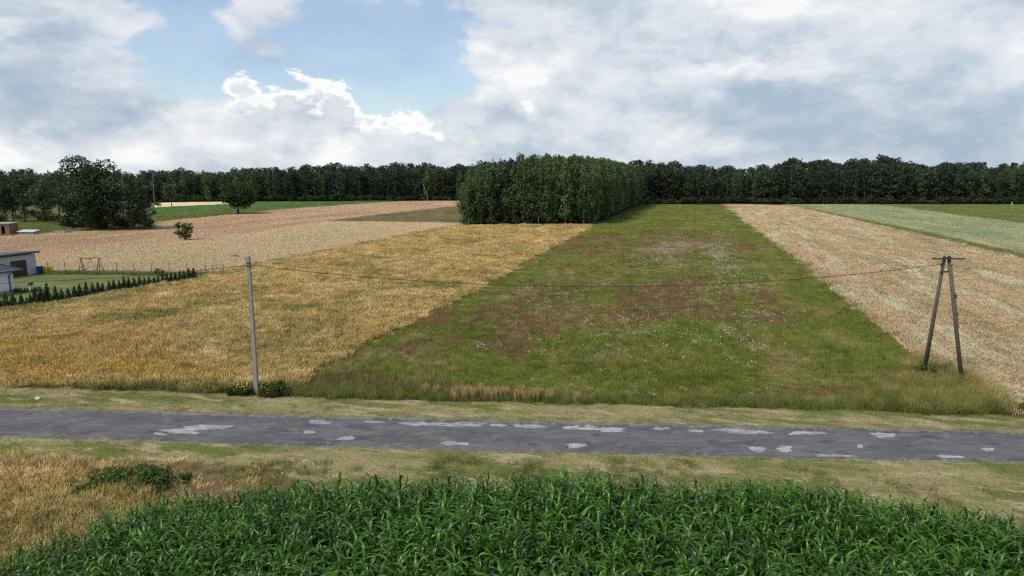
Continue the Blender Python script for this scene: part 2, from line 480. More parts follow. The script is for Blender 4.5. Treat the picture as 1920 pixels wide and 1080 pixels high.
PINK = field_mats('pink_rye', (.44, .325, .195), [
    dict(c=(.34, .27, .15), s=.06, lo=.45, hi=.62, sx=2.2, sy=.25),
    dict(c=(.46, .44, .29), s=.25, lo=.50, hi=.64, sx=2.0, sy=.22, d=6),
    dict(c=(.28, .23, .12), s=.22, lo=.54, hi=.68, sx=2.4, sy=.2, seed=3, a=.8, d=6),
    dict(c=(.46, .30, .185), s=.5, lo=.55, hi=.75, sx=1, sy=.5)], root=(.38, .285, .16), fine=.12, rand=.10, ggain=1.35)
BEIGE = field_mats('beige_barley', (.49, .375, .225), [
    dict(c=(.44, .37, .215), s=.05, lo=.42, hi=.6, sx=1.5, sy=.6),
    dict(c=(.52, .39, .25), s=.10, lo=.52, hi=.68, sx=1.5, sy=.4)], rand=.07, fine=.08, ggain=1.4)
PINKL = field_mats('rose_wheat', (.47, .33, .215), [
    dict(c=(.39, .27, .165), s=.05, lo=.42, hi=.6, sx=2.0, sy=.4),
    dict(c=(.33, .25, .14), s=.12, lo=.58, hi=.72, sx=2, sy=.3)], rand=.07, fine=.08, ggain=1.4)
OLIVE = field_mats('fallow', (.20, .165, .085), [dict(c=(.12, .12, .045), s=.12, lo=.48, hi=.62), dict(c=(.25, .19, .12), s=.3, lo=.55, hi=.7)], root=(.15, .13, .055))
PALE = field_mats('pale_oats', (.285, .30, .165), [
    dict(c=(.22, .26, .14), s=.07, lo=.42, hi=.6, sx=2, sy=.4),
    dict(c=(.38, .345, .20), s=.10, lo=.54, hi=.68, sx=2.2, sy=.25)], root=(.24, .26, .13), rand=.08, fine=.10, ggain=1.4)
GREEN = field_mats('green_crop', (.075, .155, .04), [dict(c=(.11, .17, .04), s=.08, lo=.45, hi=.65), dict(c=(.05, .11, .03), s=.3, lo=.55, hi=.7)])
LIME = field_mats('grassland', (.135, .165, .045), [dict(c=(.19, .185, .065), s=.09, lo=.5, hi=.66), dict(c=(.09, .13, .03), s=.2, lo=.52, hi=.68)])
LAWN = field_mats('lawn', (.12, .15, .05), [dict(c=(.19, .18, .08), s=.25, lo=.46, hi=.64), dict(c=(.075, .12, .03), s=.4, lo=.55, hi=.7)])
VERGE = field_mats('mown_verge', (.29, .255, .125), [
    dict(c=(.15, .165, .05), s=.30, lo=.42, hi=.60, sx=.5, sy=1.5, d=7),
    dict(c=(.38, .325, .20), s=.8, lo=.50, hi=.66, sx=.5, sy=1.6, d=7),
    dict(c=(.12, .145, .042), s=1.3, lo=.56, hi=.68, sx=.6, sy=1.4, d=6, a=.8),
    dict(c=(.20, .15, .085), s=.5, lo=.58, hi=.72, sx=.6, sy=1.4, d=6, seed=5)], fine=.4, rand=.4, root=(.17, .165, .07), bump=1.0, gain=1.3)
SOIL = field_mats('soil', (.075, .055, .04), [dict(c=(.12, .09, .06), s=.8, lo=.45, hi=.65)], bump=1.0)[0]
EARTH = field_mats('dry_earth', (.21, .135, .075), [dict(c=(.12, .10, .05), s=.9, lo=.45, hi=.65), dict(c=(.26, .19, .11), s=2, lo=.55, hi=.7)], bump=1.0)
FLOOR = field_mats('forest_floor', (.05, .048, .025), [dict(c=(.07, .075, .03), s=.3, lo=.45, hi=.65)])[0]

VERGE_EDGE = [(-500, 716), (0, 728), (430, 741), (540, 747), (800, 754), (1100, 760), (1500, 770), (1900, 781), (2400, 793)]
ROAD_FAR = [(-700, 749), (0, 768), (480, 781), (960, 793), (1440, 804), (1920, 814), (2600, 829)]
ROAD_NEAR = [(-700, 799), (0, 820), (480, 835), (960, 848), (1440, 859), (1920, 869), (2600, 885)]

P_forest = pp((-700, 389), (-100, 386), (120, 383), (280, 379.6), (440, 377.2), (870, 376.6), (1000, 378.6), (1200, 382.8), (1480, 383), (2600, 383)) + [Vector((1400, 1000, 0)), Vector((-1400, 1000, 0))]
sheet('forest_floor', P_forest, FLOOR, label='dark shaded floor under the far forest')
P_gold = pp((-500, 712), (0, 726), (430, 738), (530, 744), (600, 692), (820, 585), (1110, 424), (855, 424), (640, 466), (425, 510), (372, 524), (300, 537), (200, 554), (100, 572), (0, 588), (-500, 672))
sheet('golden_field', P_gold, GOLD[0], jag=.25, seed=1, label='golden dry grass field left of the green meadow')
P_mead = pp((530, 744), (800, 752), (1100, 758), (1500, 768), (1890, 779), (1835, 740), (1720, 672), (1620, 588), (1500, 490), (1360, 384), (1197, 384), (1110, 424), (820, 585), (600, 692))
sheet('meadow', P_mead, MEAD[0], jag=.25, seed=2, label='green meadow with reddish patches in the middle')
P_pink = pp((1890, 779), (2600, 800), (2600, 640), (1920, 489), (1700, 437), (1480, 386), (1360, 384), (1500, 490), (1620, 588), (1720, 672), (1835, 740))
sheet('pink_field', P_pink, PINK[0], jag=.2, seed=3, label='pinkish ripe grain field right of the meadow')
P_strip = pp((2600, 640), (1920, 489), (1700, 437), (1480, 386), (1470, 384.5), (1478, 384), (1712, 433), (1920, 479), (2600, 618))
sheet('grass_baulk', P_strip, LIME[0], jag=.1, seed=4, label='narrow dark grass strip between two grain fields')
P_pale = pp((2600, 618), (1920, 479), (1712, 433), (1478, 384), (1640, 384), (1920, 421), (2600, 520))
sheet('pale_field', P_pale, PALE[0], label='pale grey-green oat field on the right')
P_lime = pp((2600, 520), (1920, 421), (1640, 384), (2600, 383.5))
sheet('green_field', P_lime, LIME[0], label='bright green grassland before the forest on the right')
P_beige = pp((-500, 590), (-500, 551), (70, 481), (200, 467), (347, 452), (480, 435), (605, 416), (700, 417), (855, 419), (855, 424), (640, 466), (425, 511), (91, 509.5), (70, 508))
sheet('beige_field', P_beige, BEIGE[0], jag=.2, seed=5, label='beige barley field behind the garden fence')
P_olive = pp((605, 416), (700, 404), (856, 386), (875, 386), (875, 421), (855, 419), (700, 417))
sheet('fallow_strip', P_olive, OLIVE[0], label='olive brown fallow wedge beside the birch grove')
P_pinkl = pp((-500, 551), (-500, 463), (0, 445), (120, 437), (290, 431), (300, 417), (540, 393), (700, 381), (760, 378), (860, 377), (880, 377), (875, 386), (856, 386), (700, 404), (605, 416), (480, 435), (347, 452), (200, 467), (70, 481))
sheet('rose_field', P_pinkl, PINKL[0], label='rosy wheat field sweeping up to the forest edge')
P_lime2 = pp((290, 431), (300, 417), (540, 393), (520, 390), (290, 402), (120, 412), (-500, 425), (-500, 463), (0, 445), (120, 437))
sheet('farm_grassland', P_lime2, LIME[0], label='rough grass around the big oaks on the left')
P_green = pp((290, 402), (520, 390), (540, 393), (700, 381), (760, 378), (700, 377.2), (440, 383), (290, 390))
sheet('beet_field', P_green, GREEN[0], label='bright green crop strip before the far forest')
P_far = pp((290, 390), (440, 383), (440, 377.5), (290, 379))
sheet('stubble_strip', P_far, BEIGE[0], label='small pale stubble strip at the forest foot')
P_lawn = pp((-200, 545), (60, 516), (425, 514), (372, 526), (300, 537), (200, 554), (100, 572), (0, 588), (-200, 622))
sheet('lawn', P_lawn, LAWN[0], label='mown garden lawn behind the thuja hedge')
P_vf = [pt(*p) for p in [(x, y - 1) for x, y in VERGE_EDGE]] + [pt(x, y + 6) for x, y in reversed(ROAD_FAR)]
sheet('far_verge', P_vf, VERGE[0], jag=.12, seed=6, label='mown dry grass verge beyond the road')
P_vn = [pt(x, y - 6) for x, y in ROAD_NEAR] + pp((2600, 1110), (1920, 1030), (1500, 975), (1000, 950), (500, 935), (420, 900), (330, 868), (0, 866), (-700, 850))
sheet('near_verge', P_vn, VERGE[0], jag=.12, seed=7, label='mown dry grass verge on the near side of the road')
CORN_EDGE = [(-220, 1085), (0, 1012), (100, 978), (200, 944), (262, 924), (330, 906), (420, 898), (520, 892), (700, 886), (900, 884), (1200, 888), (1400, 895), (1550, 909), (1700, 928), (1920, 968), (2250, 1030)]
P_corn = [pt(x, y, 1.45) for x, y in CORN_EDGE] + [pt(2250, 1420, 1.45), pt(-220, 1420, 1.45)]
P_goldnear = pp((-500, 852), (0, 868), (150, 868), (260, 905), (330, 990), (230, 1040), (120, 1110), (0, 1180), (-200, 1290), (-500, 1290))
sheet('rough_corner', P_goldnear, GOLD[0], jag=.15, seed=8, label='tall golden rough grass in the near left corner')
P_earth = pp((150, 868), (330, 866), (520, 882), (560, 905), (420, 960), (300, 1010), (230, 1050), (330, 990), (260, 905))
sheet('bare_earth', P_earth, EARTH[0], jag=.15, seed=9, label='bare brownish earth at the corner of the maize')
sheet('maize_soil', P_corn, SOIL, jag=.1, seed=10, label='dark soil under the maize')

# ------------------------------------------------------------------ the road
def road_material(name, dark):
    m, t, b = new_mat(name)
    P = wpos(t)
    v = t.vm('MULTIPLY', P, (.6, 1.5, 1))
    n1 = t.noise(v, .45, 5, .6, .3); n2 = t.noise(v, 1.6, 6, .65); n3 = t.noise(P, 22, 3, .7); n4 = t.noise(v, .9, 6, .6, .6)
    if dark:
        c = t.mix(t.ss(n1, .35, .65), (.088, .088, .093), (.130, .129, .134))
        c = t.mix(t.m('MULTIPLY', t.ss(n4, .54, .62), .75), c, (.062, .064, .071))
        c = t.mix(t.m('MULTIPLY', t.ss(n2, .52, .70), .55), c, (.205, .203, .208))
        n5 = t.noise(t.vm('MULTIPLY', P, (.25, 3.2, 1)), .8, 5, .6); c = t.mix(t.m('MULTIPLY', t.ss(n5, .55, .70), .3), c, (.075, .077, .085))
        cr = t.vor(t.vm('ADD', P, t.comb(n2, n4, 0.0)), .8, 'DISTANCE_TO_EDGE')
        c = t.mix(t.m('MULTIPLY', t.m('MULTIPLY', t.ss(cr, .0, .018, 1, 0), t.ss(n1, .50, .60)), .5), c, (.045, .046, .055))
    else:
        c = t.mix(t.ss(n2, .38, .62), (.22, .22, .228), (.37, .37, .378))
        n6 = t.noise(P, 4.0, 5, .7); c = t.mix(t.m('MULTIPLY', t.ss(n6, .55, .66), .7), c, (.15, .15, .157))
    c = t.mulc(c, t.ss(n3, .25, .75, .78, 1.22))
    t._in(b.inputs['Base Color'], c); b.inputs['Roughness'].default_value = .85; b.inputs['Specular IOR Level'].default_value = .2
    bn = t.new('ShaderNodeBump'); bn.inputs['Strength'].default_value = .5; bn.inputs['Distance'].default_value = .02
    t._in(bn.inputs['Height'], t.m('ADD', n3, t.m('MULTIPLY', n2, 2.0))); t.l.new(bn.outputs[0], b.inputs['Normal'])
    return m
M_asph, M_patch = road_material('asphalt', True), road_material('asphalt_repair', False)
M_gravel = plain('gravel', (.165, .155, .125), .95, .35, 1.2, bump=.8)

def interp(poly, n):
    xs = np.linspace(poly[0][0], poly[-1][0], n)
    return xs, np.interp(xs, [p[0] for p in poly], [p[1] for p in poly])
def strip(name, far, near, z, mat, jit, seed, n=1100):
    rng = np.random.default_rng(seed)
    xs, yf = interp(far, n); _, yn = interp(near, n)
    def wob(s):
        w = np.zeros(n)
        for f, a in ((3.3, .4), (9.7, .4), (21.1, .35), (37.7, .3)):
            w += a * np.sin(np.linspace(0, f * 6.28, n) + rng.random() * 6.28)
        return w * s + np.convolve(rng.normal(0, s * 1.6, n), [.25, .5, .25], 'same')
    wf, wn = wob(jit), wob(jit)
    rows = []
    F = [pt(x, y) for x, y in zip(xs, yf)]; Nn = [pt(x, y) for x, y in zip(xs, yn)]
    m = 7; vs = []; fs = []
    for i in range(n):
        a = F[i].copy(); b = Nn[i].copy(); a.y += wf[i]; b.y += wn[i]
        for k in range(m + 1):
            p = a.lerp(b, k / m); cr = .05 * (1 - (2 * k / m - 1) ** 2)
            vs.append((p.x, p.y, z + cr if 0 < k < m else z - .02))
    for i in range(n - 1):
        for k in range(m):
            q = i * (m + 1) + k
            fs.append((q, q + 1, q + m + 2, q + m + 1))
    me = np_mesh(name, vs, fs, mat, smooth=True)
    for p in me.polygons:
        if p.normal.z < 0: p.flip()
    return tag(link(bpy.data.objects.new(name, me)), kind='structure')
sh = strip('road_shoulder', [(x, y - 5) for x, y in ROAD_FAR], [(x, y + 5) for x, y in ROAD_NEAR], .075, M_gravel, .05, 3)
tag(sh, 'crumbling gravel shoulder along both road edges', 'shoulder')
road = strip('road', ROAD_FAR, ROAD_NEAR, .10, M_asph, .035, 4)
tag(road, 'narrow worn grey asphalt road with pale repair patches', 'road')
ROADF = lambda x: np.interp(x, [p[0] for p in ROAD_FAR], [p[1] for p in ROAD_FAR])
ROADN = lambda x: np.interp(x, [p[0] for p in ROAD_NEAR], [p[1] for p in ROAD_NEAR])
rng = random.Random(5)
PATCH = [(340, 813, 36, 4), (385, 806, 42, 4.5), (600, 796, 20, 3.5), (579, 815, 9, 3), (650, 826, 14, 3.5), (800, 799, 46, 4), (870, 800, 42, 4.5), (934, 801, 14, 3),
         (990, 803, 26, 4), (1090, 806, 32, 4.5), (1145, 810, 28, 4), (1240, 807, 18, 2.5), (1305, 812, 12, 3), (1365, 810, 28, 3), (1405, 814, 36, 4.5), (1512, 816, 30, 4),
         (1655, 820, 22, 5), (1420, 847, 14, 5), (1472, 846, 14, 5), (1080, 840, 15, 4.5), (852, 836, 22, 3.5), (1852, 848, 10, 3.5), (1612, 842, 5, 3), (700, 795, 18, 2), (300, 818, 10, 2.2), (1780, 860, 24, 2.2), (1560, 858, 30, 2)]
for (x, y, rx, ry) in PATCH:
    k = 64; vs = []
    c = pt(x, y); ex = (pt(x + rx, y + rx * .021) - c); ey = (pt(x, y - ry) - c)
    ph = [rng.uniform(0, 6.28) for _ in range(4)]
    sk = rng.uniform(-.5, .5)
    t_ = np.clip((y - ROADF(x)) / (ROADN(x) - ROADF(x)), 0, 1)
    for i in range(k):
        a = 2 * math.pi * i / k
        r = 1 + .16 * math.sin(2 * a + ph[0]) + .12 * math.sin(3 * a + ph[1]) + .09 * math.sin(5 * a + ph[2]) + rng.uniform(-.10, .10) + .07 * math.sin(11 * a + ph[3]) + .05 * math.sin(17 * a + ph[1])
        cx = math.copysign(abs(math.cos(a)) ** .7, math.cos(a)) * r; sy = math.copysign(abs(math.sin(a)) ** .7, math.sin(a)) * r
        p = c + ex * (cx + sk * sy * .5) + ey * sy
        q = px_of(np.array([p.x, p.y, 0.0])); tt = np.clip((q[1] - ROADF(q[0])) / (ROADN(q[0]) - ROADF(q[0])), 0, 1)
        # height of the cambered road right here, piecewise like its mesh
        kk = np.arange(8) / 7; zz = .10 + .05 * (1 - (2 * kk - 1) ** 2); zz[0] = zz[7] = .08
        vs.append((p.x, p.y, float(np.interp(tt, kk, zz)) + .006))
    cz = sum(v[2] for v in vs) / k
    kk = np.arange(8) / 7; zz = .10 + .05 * (1 - (2 * kk - 1) ** 2); zz[0] = zz[7] = .08
    vs.append((c.x, c.y, max(cz, float(np.interp(t_, kk, zz)) + .006)))
    mb = MB(); mb.add(vs, [(k, i, (i + 1) % k) for i in range(k)]); mb.build('asphalt_patch', M_patch, road)
# ------------------------------------------------------------------ grasses and crops
def ribbon_set(n, rng, radius, hmin, hmax, width, lean, head=0.0, droop=.5, segs=3, bias=(0, 0), flat=1.0):
    """n curved blades; returns verts, quad faces, tip attribute"""
    ang = rng.random(n) * 2 * np.pi; rad = np.sqrt(rng.random(n)) * radius
    base = np.stack([np.cos(ang) * rad, np.sin(ang) * rad, np.zeros(n)], 1)
    h = hmin + rng.random(n) * (hmax - hmin)
    la = rng.random(n) * 2 * np.pi; lm = rng.random(n) * lean
    lx = np.cos(la) * lm + bias[0]; ly = np.sin(la) * lm + bias[1]
    fa = rng.random(n) * np.pi; wx, wy = np.cos(fa), np.sin(fa)
    V = []; T = []
    for i in range(segs + 1):
        t = i / segs
        bend = t + droop * t * t
        zz = h * flat * (t - .35 * droop * t ** 3)
        c = base + np.stack([lx * h * bend, ly * h * bend, zz], 1)
        w = width * (1 - .8 * t)
        if head: w = width * (.6 + 0 * t) if i < segs - 1 else (head if i == segs - 1 else head * .35)
        o = np.stack([wx * w / 2, wy * w / 2, np.zeros(n)], 1)
        V.append(c - o); V.append(c + o); T.append(np.full(n, t)); T.append(np.full(n, t))
    V = np.stack(V, 1); T = np.stack(T, 1); k = 2 * (segs + 1)
    b = (np.arange(n) * k)[:, None]
    F = np.concatenate([b + np.array([[2 * i, 2 * i + 1, 2 * i + 3, 2 * i + 2]]) for i in range(segs)], 0)
    return V.reshape(-1, 3), F, T.reshape(-1)
def tufts(name, mat, k, n, seed, **kw):
    out = []
    for i in range(k):
        rng = np.random.default_rng(seed + i)
        v, f, t = ribbon_set(n, rng, **kw)
        out.append(np_mesh('%s_%d' % (name, i), v, f, mat, {'tip': t}))
    return out
def sow(name, poly, smin, k, seed, meshes, label, cat, hs=(.8, 1.2), wk=1.0, ragged=1.0, rmax=0.0, keep=None, base=.35, z=.01):
    P, s = grow_points(poly, smin, k, seed, ragged=ragged)
    rng = np.random.default_rng(seed + 99)
    if keep is not None:
        ok = keep(P, rng); P, s = P[ok], s[ok]
    n = len(P)
    rot = np.zeros((n, 3)); rot[:, 2] = rng.random(n) * 6.283
    h = hs[0] + rng.random(n) * (hs[1] - hs[0])
    w = s / base * wk
    # slow swells of height over the field
    sw = .5 + .25 * np.sin(P[:, 0] * .35 + 2 * np.sin(P[:, 1] * .11)) + .25 * np.sin(P[:, 1] * .23 + 1.7 * np.sin(P[:, 0] * .13))
    h = h * (1 + rmax * (sw - .5))
    scl = np.stack([w, w, h], 1)
    return scatter(name, np.column_stack([P, np.full(n, z)]), rot, scl, rng.integers(0, len(meshes), n), meshes, label, cat)

GT = tufts('golden_tuft', GOLD[1], 6, 44, 10, radius=.34, hmin=.55, hmax=1.0, width=.016, lean=.28, head=.035, droop=.7, bias=(.10, .03))
sow('golden_grass', P_gold, .36, .0066, 11, GT, 'tall golden dry grass waving over the left field', 'grass', hs=(.65, 1.1), rmax=.5)
MT = tufts('meadow_tuft', MEAD[1], 6, 46, 20, radius=.34, hmin=.25, hmax=.62, width=.018, lean=.35, droop=.7, bias=(.06, 0))
sow('meadow_grass', P_mead, .36, .0066, 21, MT, 'green meadow grass mixed with rusty sorrel', 'grass', hs=(.5, 1.15), rmax=.9)
RT = tufts('rye_tuft', PINK[1], 5, 46, 30, radius=.36, hmin=.7, hmax=.95, width=.014, lean=.14, head=.034, droop=.8, bias=(.06, .0))
sow('ripe_rye', P_pink, .36, .0062, 31, RT, 'ripe pinkish grain standing in the right field', 'grain', hs=(.65, .82), rmax=.25, wk=1.2)
BT = tufts('barley_tuft', BEIGE[1], 4, 46, 40, radius=.36, hmin=.6, hmax=.8, width=.014, lean=.12, head=.034, droop=.6)
sow('ripe_barley', P_beige, .55, .0064, 41, BT, 'pale beige barley behind the garden fence', 'grain', hs=(.5, .56), wk=1.5)
WT = tufts('wheat_tuft', PINKL[1], 4, 46, 45, radius=.36, hmin=.65, hmax=.85, width=.014, lean=.12, head=.034, droop=.6)
sow('ripe_wheat', P_pinkl, .7, .0068, 46, WT, 'rosy wheat on the far left field', 'grain', hs=(.5, .56), wk=1.5)
OT = tufts('oat_tuft', PALE[1], 4, 46, 50, radius=.36, hmin=.6, hmax=.85, width=.014, lean=.2, head=.03, droop=.6)
sow('pale_oats', P_pale, .6, .0078, 51, OT, 'pale grey-green oats on the far right field', 'grain', hs=(.5, .58), wk=1.5)
FT = tufts('fallow_tuft', OLIVE[1], 4, 40, 55, radius=.36, hmin=.3, hmax=.7, width=.016, lean=.3, droop=.6)
sow('fallow_growth', P_olive, .8, .008, 56, FT, 'olive weeds on the fallow wedge', 'weeds', hs=(.6, 1.1))
LT = tufts('grassland_tuft', LIME[1], 4, 44, 58, radius=.36, hmin=.25, hmax=.6, width=.018, lean=.3, droop=.6)
sow('baulk_grass', P_strip, .45, .005, 59, LT, 'darker grass along the baulk between grain fields', 'grass', hs=(1.1, 1.7))
sow('grassland_grass', P_lime, 1.0, .009, 60, LT, 'green grass on the far right field', 'grass', hs=(.8, 1.2))
sow('farm_grass', P_lime2, .8, .007, 61, LT, 'uneven grass around the oaks on the left', 'grass', hs=(.7, 1.6))
CT = tufts('crop_tuft', GREEN[1], 4, 40, 63, radius=.36, hmin=.4, hmax=.6, width=.05, lean=.5, droop=.8)
sow('green_crop', P_green, 1.0, .007, 64, CT, 'low bright green crop before the forest', 'crop', hs=(.8, 1.1))
ST = tufts('lawn_tuft', LAWN[1], 4, 40, 66, radius=.34, hmin=.03, hmax=.09, width=.014, lean=.5, droop=.4)
sow('lawn_grass', P_lawn, .5, .006, 67, ST, 'short mown lawn of the garden', 'grass')
VT = tufts('verge_tuft', VERGE[1], 6, 46, 70, radius=.30, hmin=.05, hmax=.16, width=.011, lean=1.2, droop=.5)
VT += tufts('hay_tuft', VERGE[1], 4, 60, 80, radius=.42, hmin=.18, hmax=.42, width=.010, lean=2.2, droop=.2, bias=(1.0, .2), flat=.22)
vf_in = [pt(x, y - 1) for x, y in VERGE_EDGE] + [pt(x, y - 4) for x, y in reversed(ROAD_FAR)]
sow('far_verge_grass', vf_in, .26, .0, 71, VT, 'mown grass and hay on the verge beyond the road', 'grass', base=.26, ragged=.3)
vn_in = [pt(x, y + 5) for x, y in ROAD_NEAR] + P_vn[len(ROAD_NEAR):]
sow('near_verge_grass', vn_in, .24, .0, 72, VT, 'mown grass and hay on the verge before the road', 'grass', base=.26, ragged=.3)
for nm, poly, sd_, lb in (('far_verge_tussocks', vf_in, 75, 'taller green tussocks left on the far verge'), ('near_verge_tussocks', vn_in, 76, 'taller green tussocks left on the near verge')):
    sow(nm, poly, .42, .0, sd_, VT[:6] + VT[:6], lb, 'grass', hs=(1.2, 2.2), base=.5, ragged=.3, keep=lambda P, rng: rng.random(len(P)) < .35 + .35 * np.sin(P[:, 0] * .8 + 2 * np.sin(P[:, 1] * .9)))
# crumbs of growth creeping onto the shoulders
sh_far = [pt(x, y - 5) for x, y in ROAD_FAR] + [pt(x, y + 1) for x, y in reversed(ROAD_FAR)]
sh_near = [pt(x, y - 1) for x, y in ROAD_NEAR] + [pt(x, y + 6) for x, y in reversed(ROAD_NEAR)]
for nm, poly, sd_, lb in (('far_shoulder_weeds', sh_far, 73, 'sparse weeds along the far road edge'), ('near_shoulder_weeds', sh_near, 74, 'sparse weeds along the near road edge')):
    sow(nm, poly, .3, .0, sd_, VT[:6], lb, 'weeds', base=.3, z=.09, ragged=.25, keep=lambda P, rng: rng.random(len(P)) < .4)
# taller unmown rim of the fields towards the road
RIM = field_mats('rim_grass', (.10, .125, .03), [dict(c=(.20, .175, .06), s=.5, lo=.5, hi=.66), dict(c=(.13, .085, .045), s=.35, lo=.56, hi=.7, seed=5)], root=(.085, .11, .028))[1]
RM = tufts('rim_tuft', RIM, 5, 50, 90, radius=.34, hmin=.4, hmax=.9, width=.016, lean=.3, droop=.7)
rim_poly = [pt(x, y - 1) for x, y in VERGE_EDGE] + [pt(x, y - 15) for x, y in reversed(VERGE_EDGE)]
sow('field_rim_grass', rim_poly, .3, .0, 91, RM, 'green unmown grass at the near rim of the fields', 'grass', hs=(.6, 1.05), base=.34,
    keep=lambda P, rng: (px_of(np.column_stack([P, np.zeros(len(P))]))[0] > 380) | (rng.random(len(P)) < .35))
# corner of tall mixed grass at the foot of the twin-legged pole
corner = pp((1600, 762), (1640, 735), (1690, 690), (1730, 672), (1790, 700), (1850, 735), (1925, 783), (1700, 776))
RM2m = field_mats('corner_grass', (.19, .17, .05), [dict(c=(.10, .12, .03), s=.35, lo=.45, hi=.62), dict(c=(.33, .24, .10), s=.5, lo=.55, hi=.7)], root=(.12, .13, .035))[1]
RM2 = tufts('corner_tuft', RM2m, 5, 56, 95, radius=.36, hmin=.7, hmax=1.3, width=.017, lean=.35, droop=.8, bias=(.12, 0))
sow('corner_grass', corner, .34, .0, 96, RM2, 'tall mixed yellow and green grass at the foot of the twin-legged pole', 'grass', base=.34, hs=(.6, 1.0), rmax=.4)
SG = tufts('straw_tuft', plain('straw', (.42, .32, .14), .7, .2), 4, 60, 100, radius=.3, hmin=.6, hmax=.95, width=.016, lean=.16, head=.03, droop=.5)
def straw_keep(P, rng):
    x, y = px_of(np.column_stack([P, np.zeros(len(P))]))
    lump = np.sin(x * .045) + np.sin(x * .021 + 1) + .6 * np.sin(x * .11)
    d = np.clip(.25 + .45 * lump, 0.04, .85) * np.clip((x - 770) / 30, 0, 1) * np.clip((1130 - x) / 60, 0, 1)
    return rng.random(len(P)) < d
sow('straw_clumps', pp((770, 749), (1120, 758), (1120, 749), (770, 739)), .22, .0, 101, SG, 'straw coloured grass clumps at the meadow rim', 'grass', base=.3, keep=straw_keep)
# rough golden grass near left, and between it and the maize
sow('rough_corner_grass', P_goldnear, .26, .0, 111, GT, 'tall golden rough grass in the near left corner', 'grass', hs=(.45, .95), base=.36, rmax=.6)
sow('rough_corner_weeds', P_goldnear, .5, .0, 112, RM, 'green weeds among the golden grass in the near left corner', 'weeds', hs=(.5, .9), base=.5,
    keep=lambda P, rng: rng.random(len(P)) < .55 * (.5 + .5 * np.sin(P[:, 0] * .9) * np.sin(P[:, 1] * 1.1)))
sow('earth_weeds', P_earth, .4, .0, 113, RM + GT[:3], 'sparse weeds on the bare earth by the maize', 'weeds', hs=(.2, .6), base=.45, keep=lambda P, rng: rng.random(len(P)) < .55)
edge_poly = [pt(x, y - 22, 0) for x, y in CORN_EDGE if x >= 250] + [pt(x, y + 60, 0) for x, y in reversed(CORN_EDGE) if x >= 250]
sow('maize_edge_weeds', edge_poly, .35, .0, 114, RM + VT[6:], 'weeds and hay along the edge of the maize', 'weeds', hs=(.25, .75), base=.36, keep=lambda P, rng: rng.random(len(P)) < .45 + .45 * np.sin(P[:, 0] * 1.1 + 1.5 * np.sin(P[:, 0] * .37)))

# white and yellow wild flowers in the meadow
def flower_mesh(name, mat, seed, n, r, size, h):
    rng = np.random.default_rng(seed); V = []; F = []
    for i in range(n):
        a = rng.random() * 6.28; q = r * math.sqrt(rng.random()); c = np.array([math.cos(a) * q, math.sin(a) * q, h * (.8 + .4 * rng.random())])
        s = size * (.7 + .6 * rng.random()); t = rng.normal(0, .35, 2); k = len(V)
        for j in range(6):
            b = j * math.pi / 3
            V.append(c + np.array([math.cos(b) * s, math.sin(b) * s, s * (t[0] * math.cos(b) + t[1] * math.sin(b))]))
        F += [(k, k + 1, k + 2, k + 3), (k, k + 3, k + 4, k + 5)]
    return np_mesh(name, V, F, mat)
M_white = plain('white_petals', (.72, .74, .68), .7, .1)
M_yellow = plain('yellow_petals', (.72, .55, .03), .7, .15)
FLW = [flower_mesh('daisies_%d' % i, M_white, 120 + i, 10, .35, .026, .52) for i in range(4)]
def flower_keep(P, rng):
    x, y = px_of(np.column_stack([P, np.zeros(len(P))]))
    w = np.zeros(len(P))
    for (cx, cy, rx, ry, a) in ((1255, 470, 30, 20, .5), (1350, 470, 16, 40, .7), (1370, 500, 25, 18, .4), (1240, 495, 45, 10, .4), (1430, 600, 50, 12, .6), (1400, 660, 35, 45, .35), (1290, 600, 110, 60, .12), (1120, 640, 120, 70, .09),
                                (1030, 575, 40, 15, .35), (905, 660, 14, 8, .5), (1150, 620, 60, 20, .2), (1320, 640, 40, 15, .35), (1400, 530, 60, 20, .3), (1000, 545, 20, 8, .3), (1270, 745, 60, 14, .12), (1400, 750, 30, 8, .3), (1200, 560, 250, 130, .035)):
        w += a * np.exp(-((x - cx) / rx) ** 2 - ((y - cy) / ry) ** 2)
    cl = .5 + .5 * np.sin(P[:, 0] * 2.1 + 1.3 * np.sin(P[:, 1] * 1.3)) * np.sin(P[:, 1] * 1.1 + P[:, 0] * .4)
    return rng.random(len(P)) < w * cl * 1.3
sow('white_wildflowers', P_mead, .45, .0045, 131, FLW, 'white wild flowers dotted over the green meadow', 'flowers', base=.5, hs=(.9, 1.2), keep=flower_keep)
def pinkflower_keep(P, rng):
    al = P[:, 0] * math.sin(ANG) + P[:, 1] * math.cos(ANG); ac = P[:, 0] * math.cos(ANG) - P[:, 1] * math.sin(ANG)
    f = np.sin(ac * .9 + .8 * np.sin(al * .06)) + .8 * np.sin(ac * 2.3 + 1 + .5 * np.sin(al * .1)) + .7 * np.sin(al * .13 + ac * .2)
    return (f > .6) & (rng.random(len(P)) < .16)
FLP = [flower_mesh('mayweed_%d' % i, M_white, 140 + i, 10, .4, .028, .70) for i in range(3)]
sow('white_mayweed', P_pink, .6, .007, 141, FLP, 'streaks of white mayweed among the pinkish grain', 'flowers', base=.6, hs=(.95, 1.1), keep=pinkflower_keep)

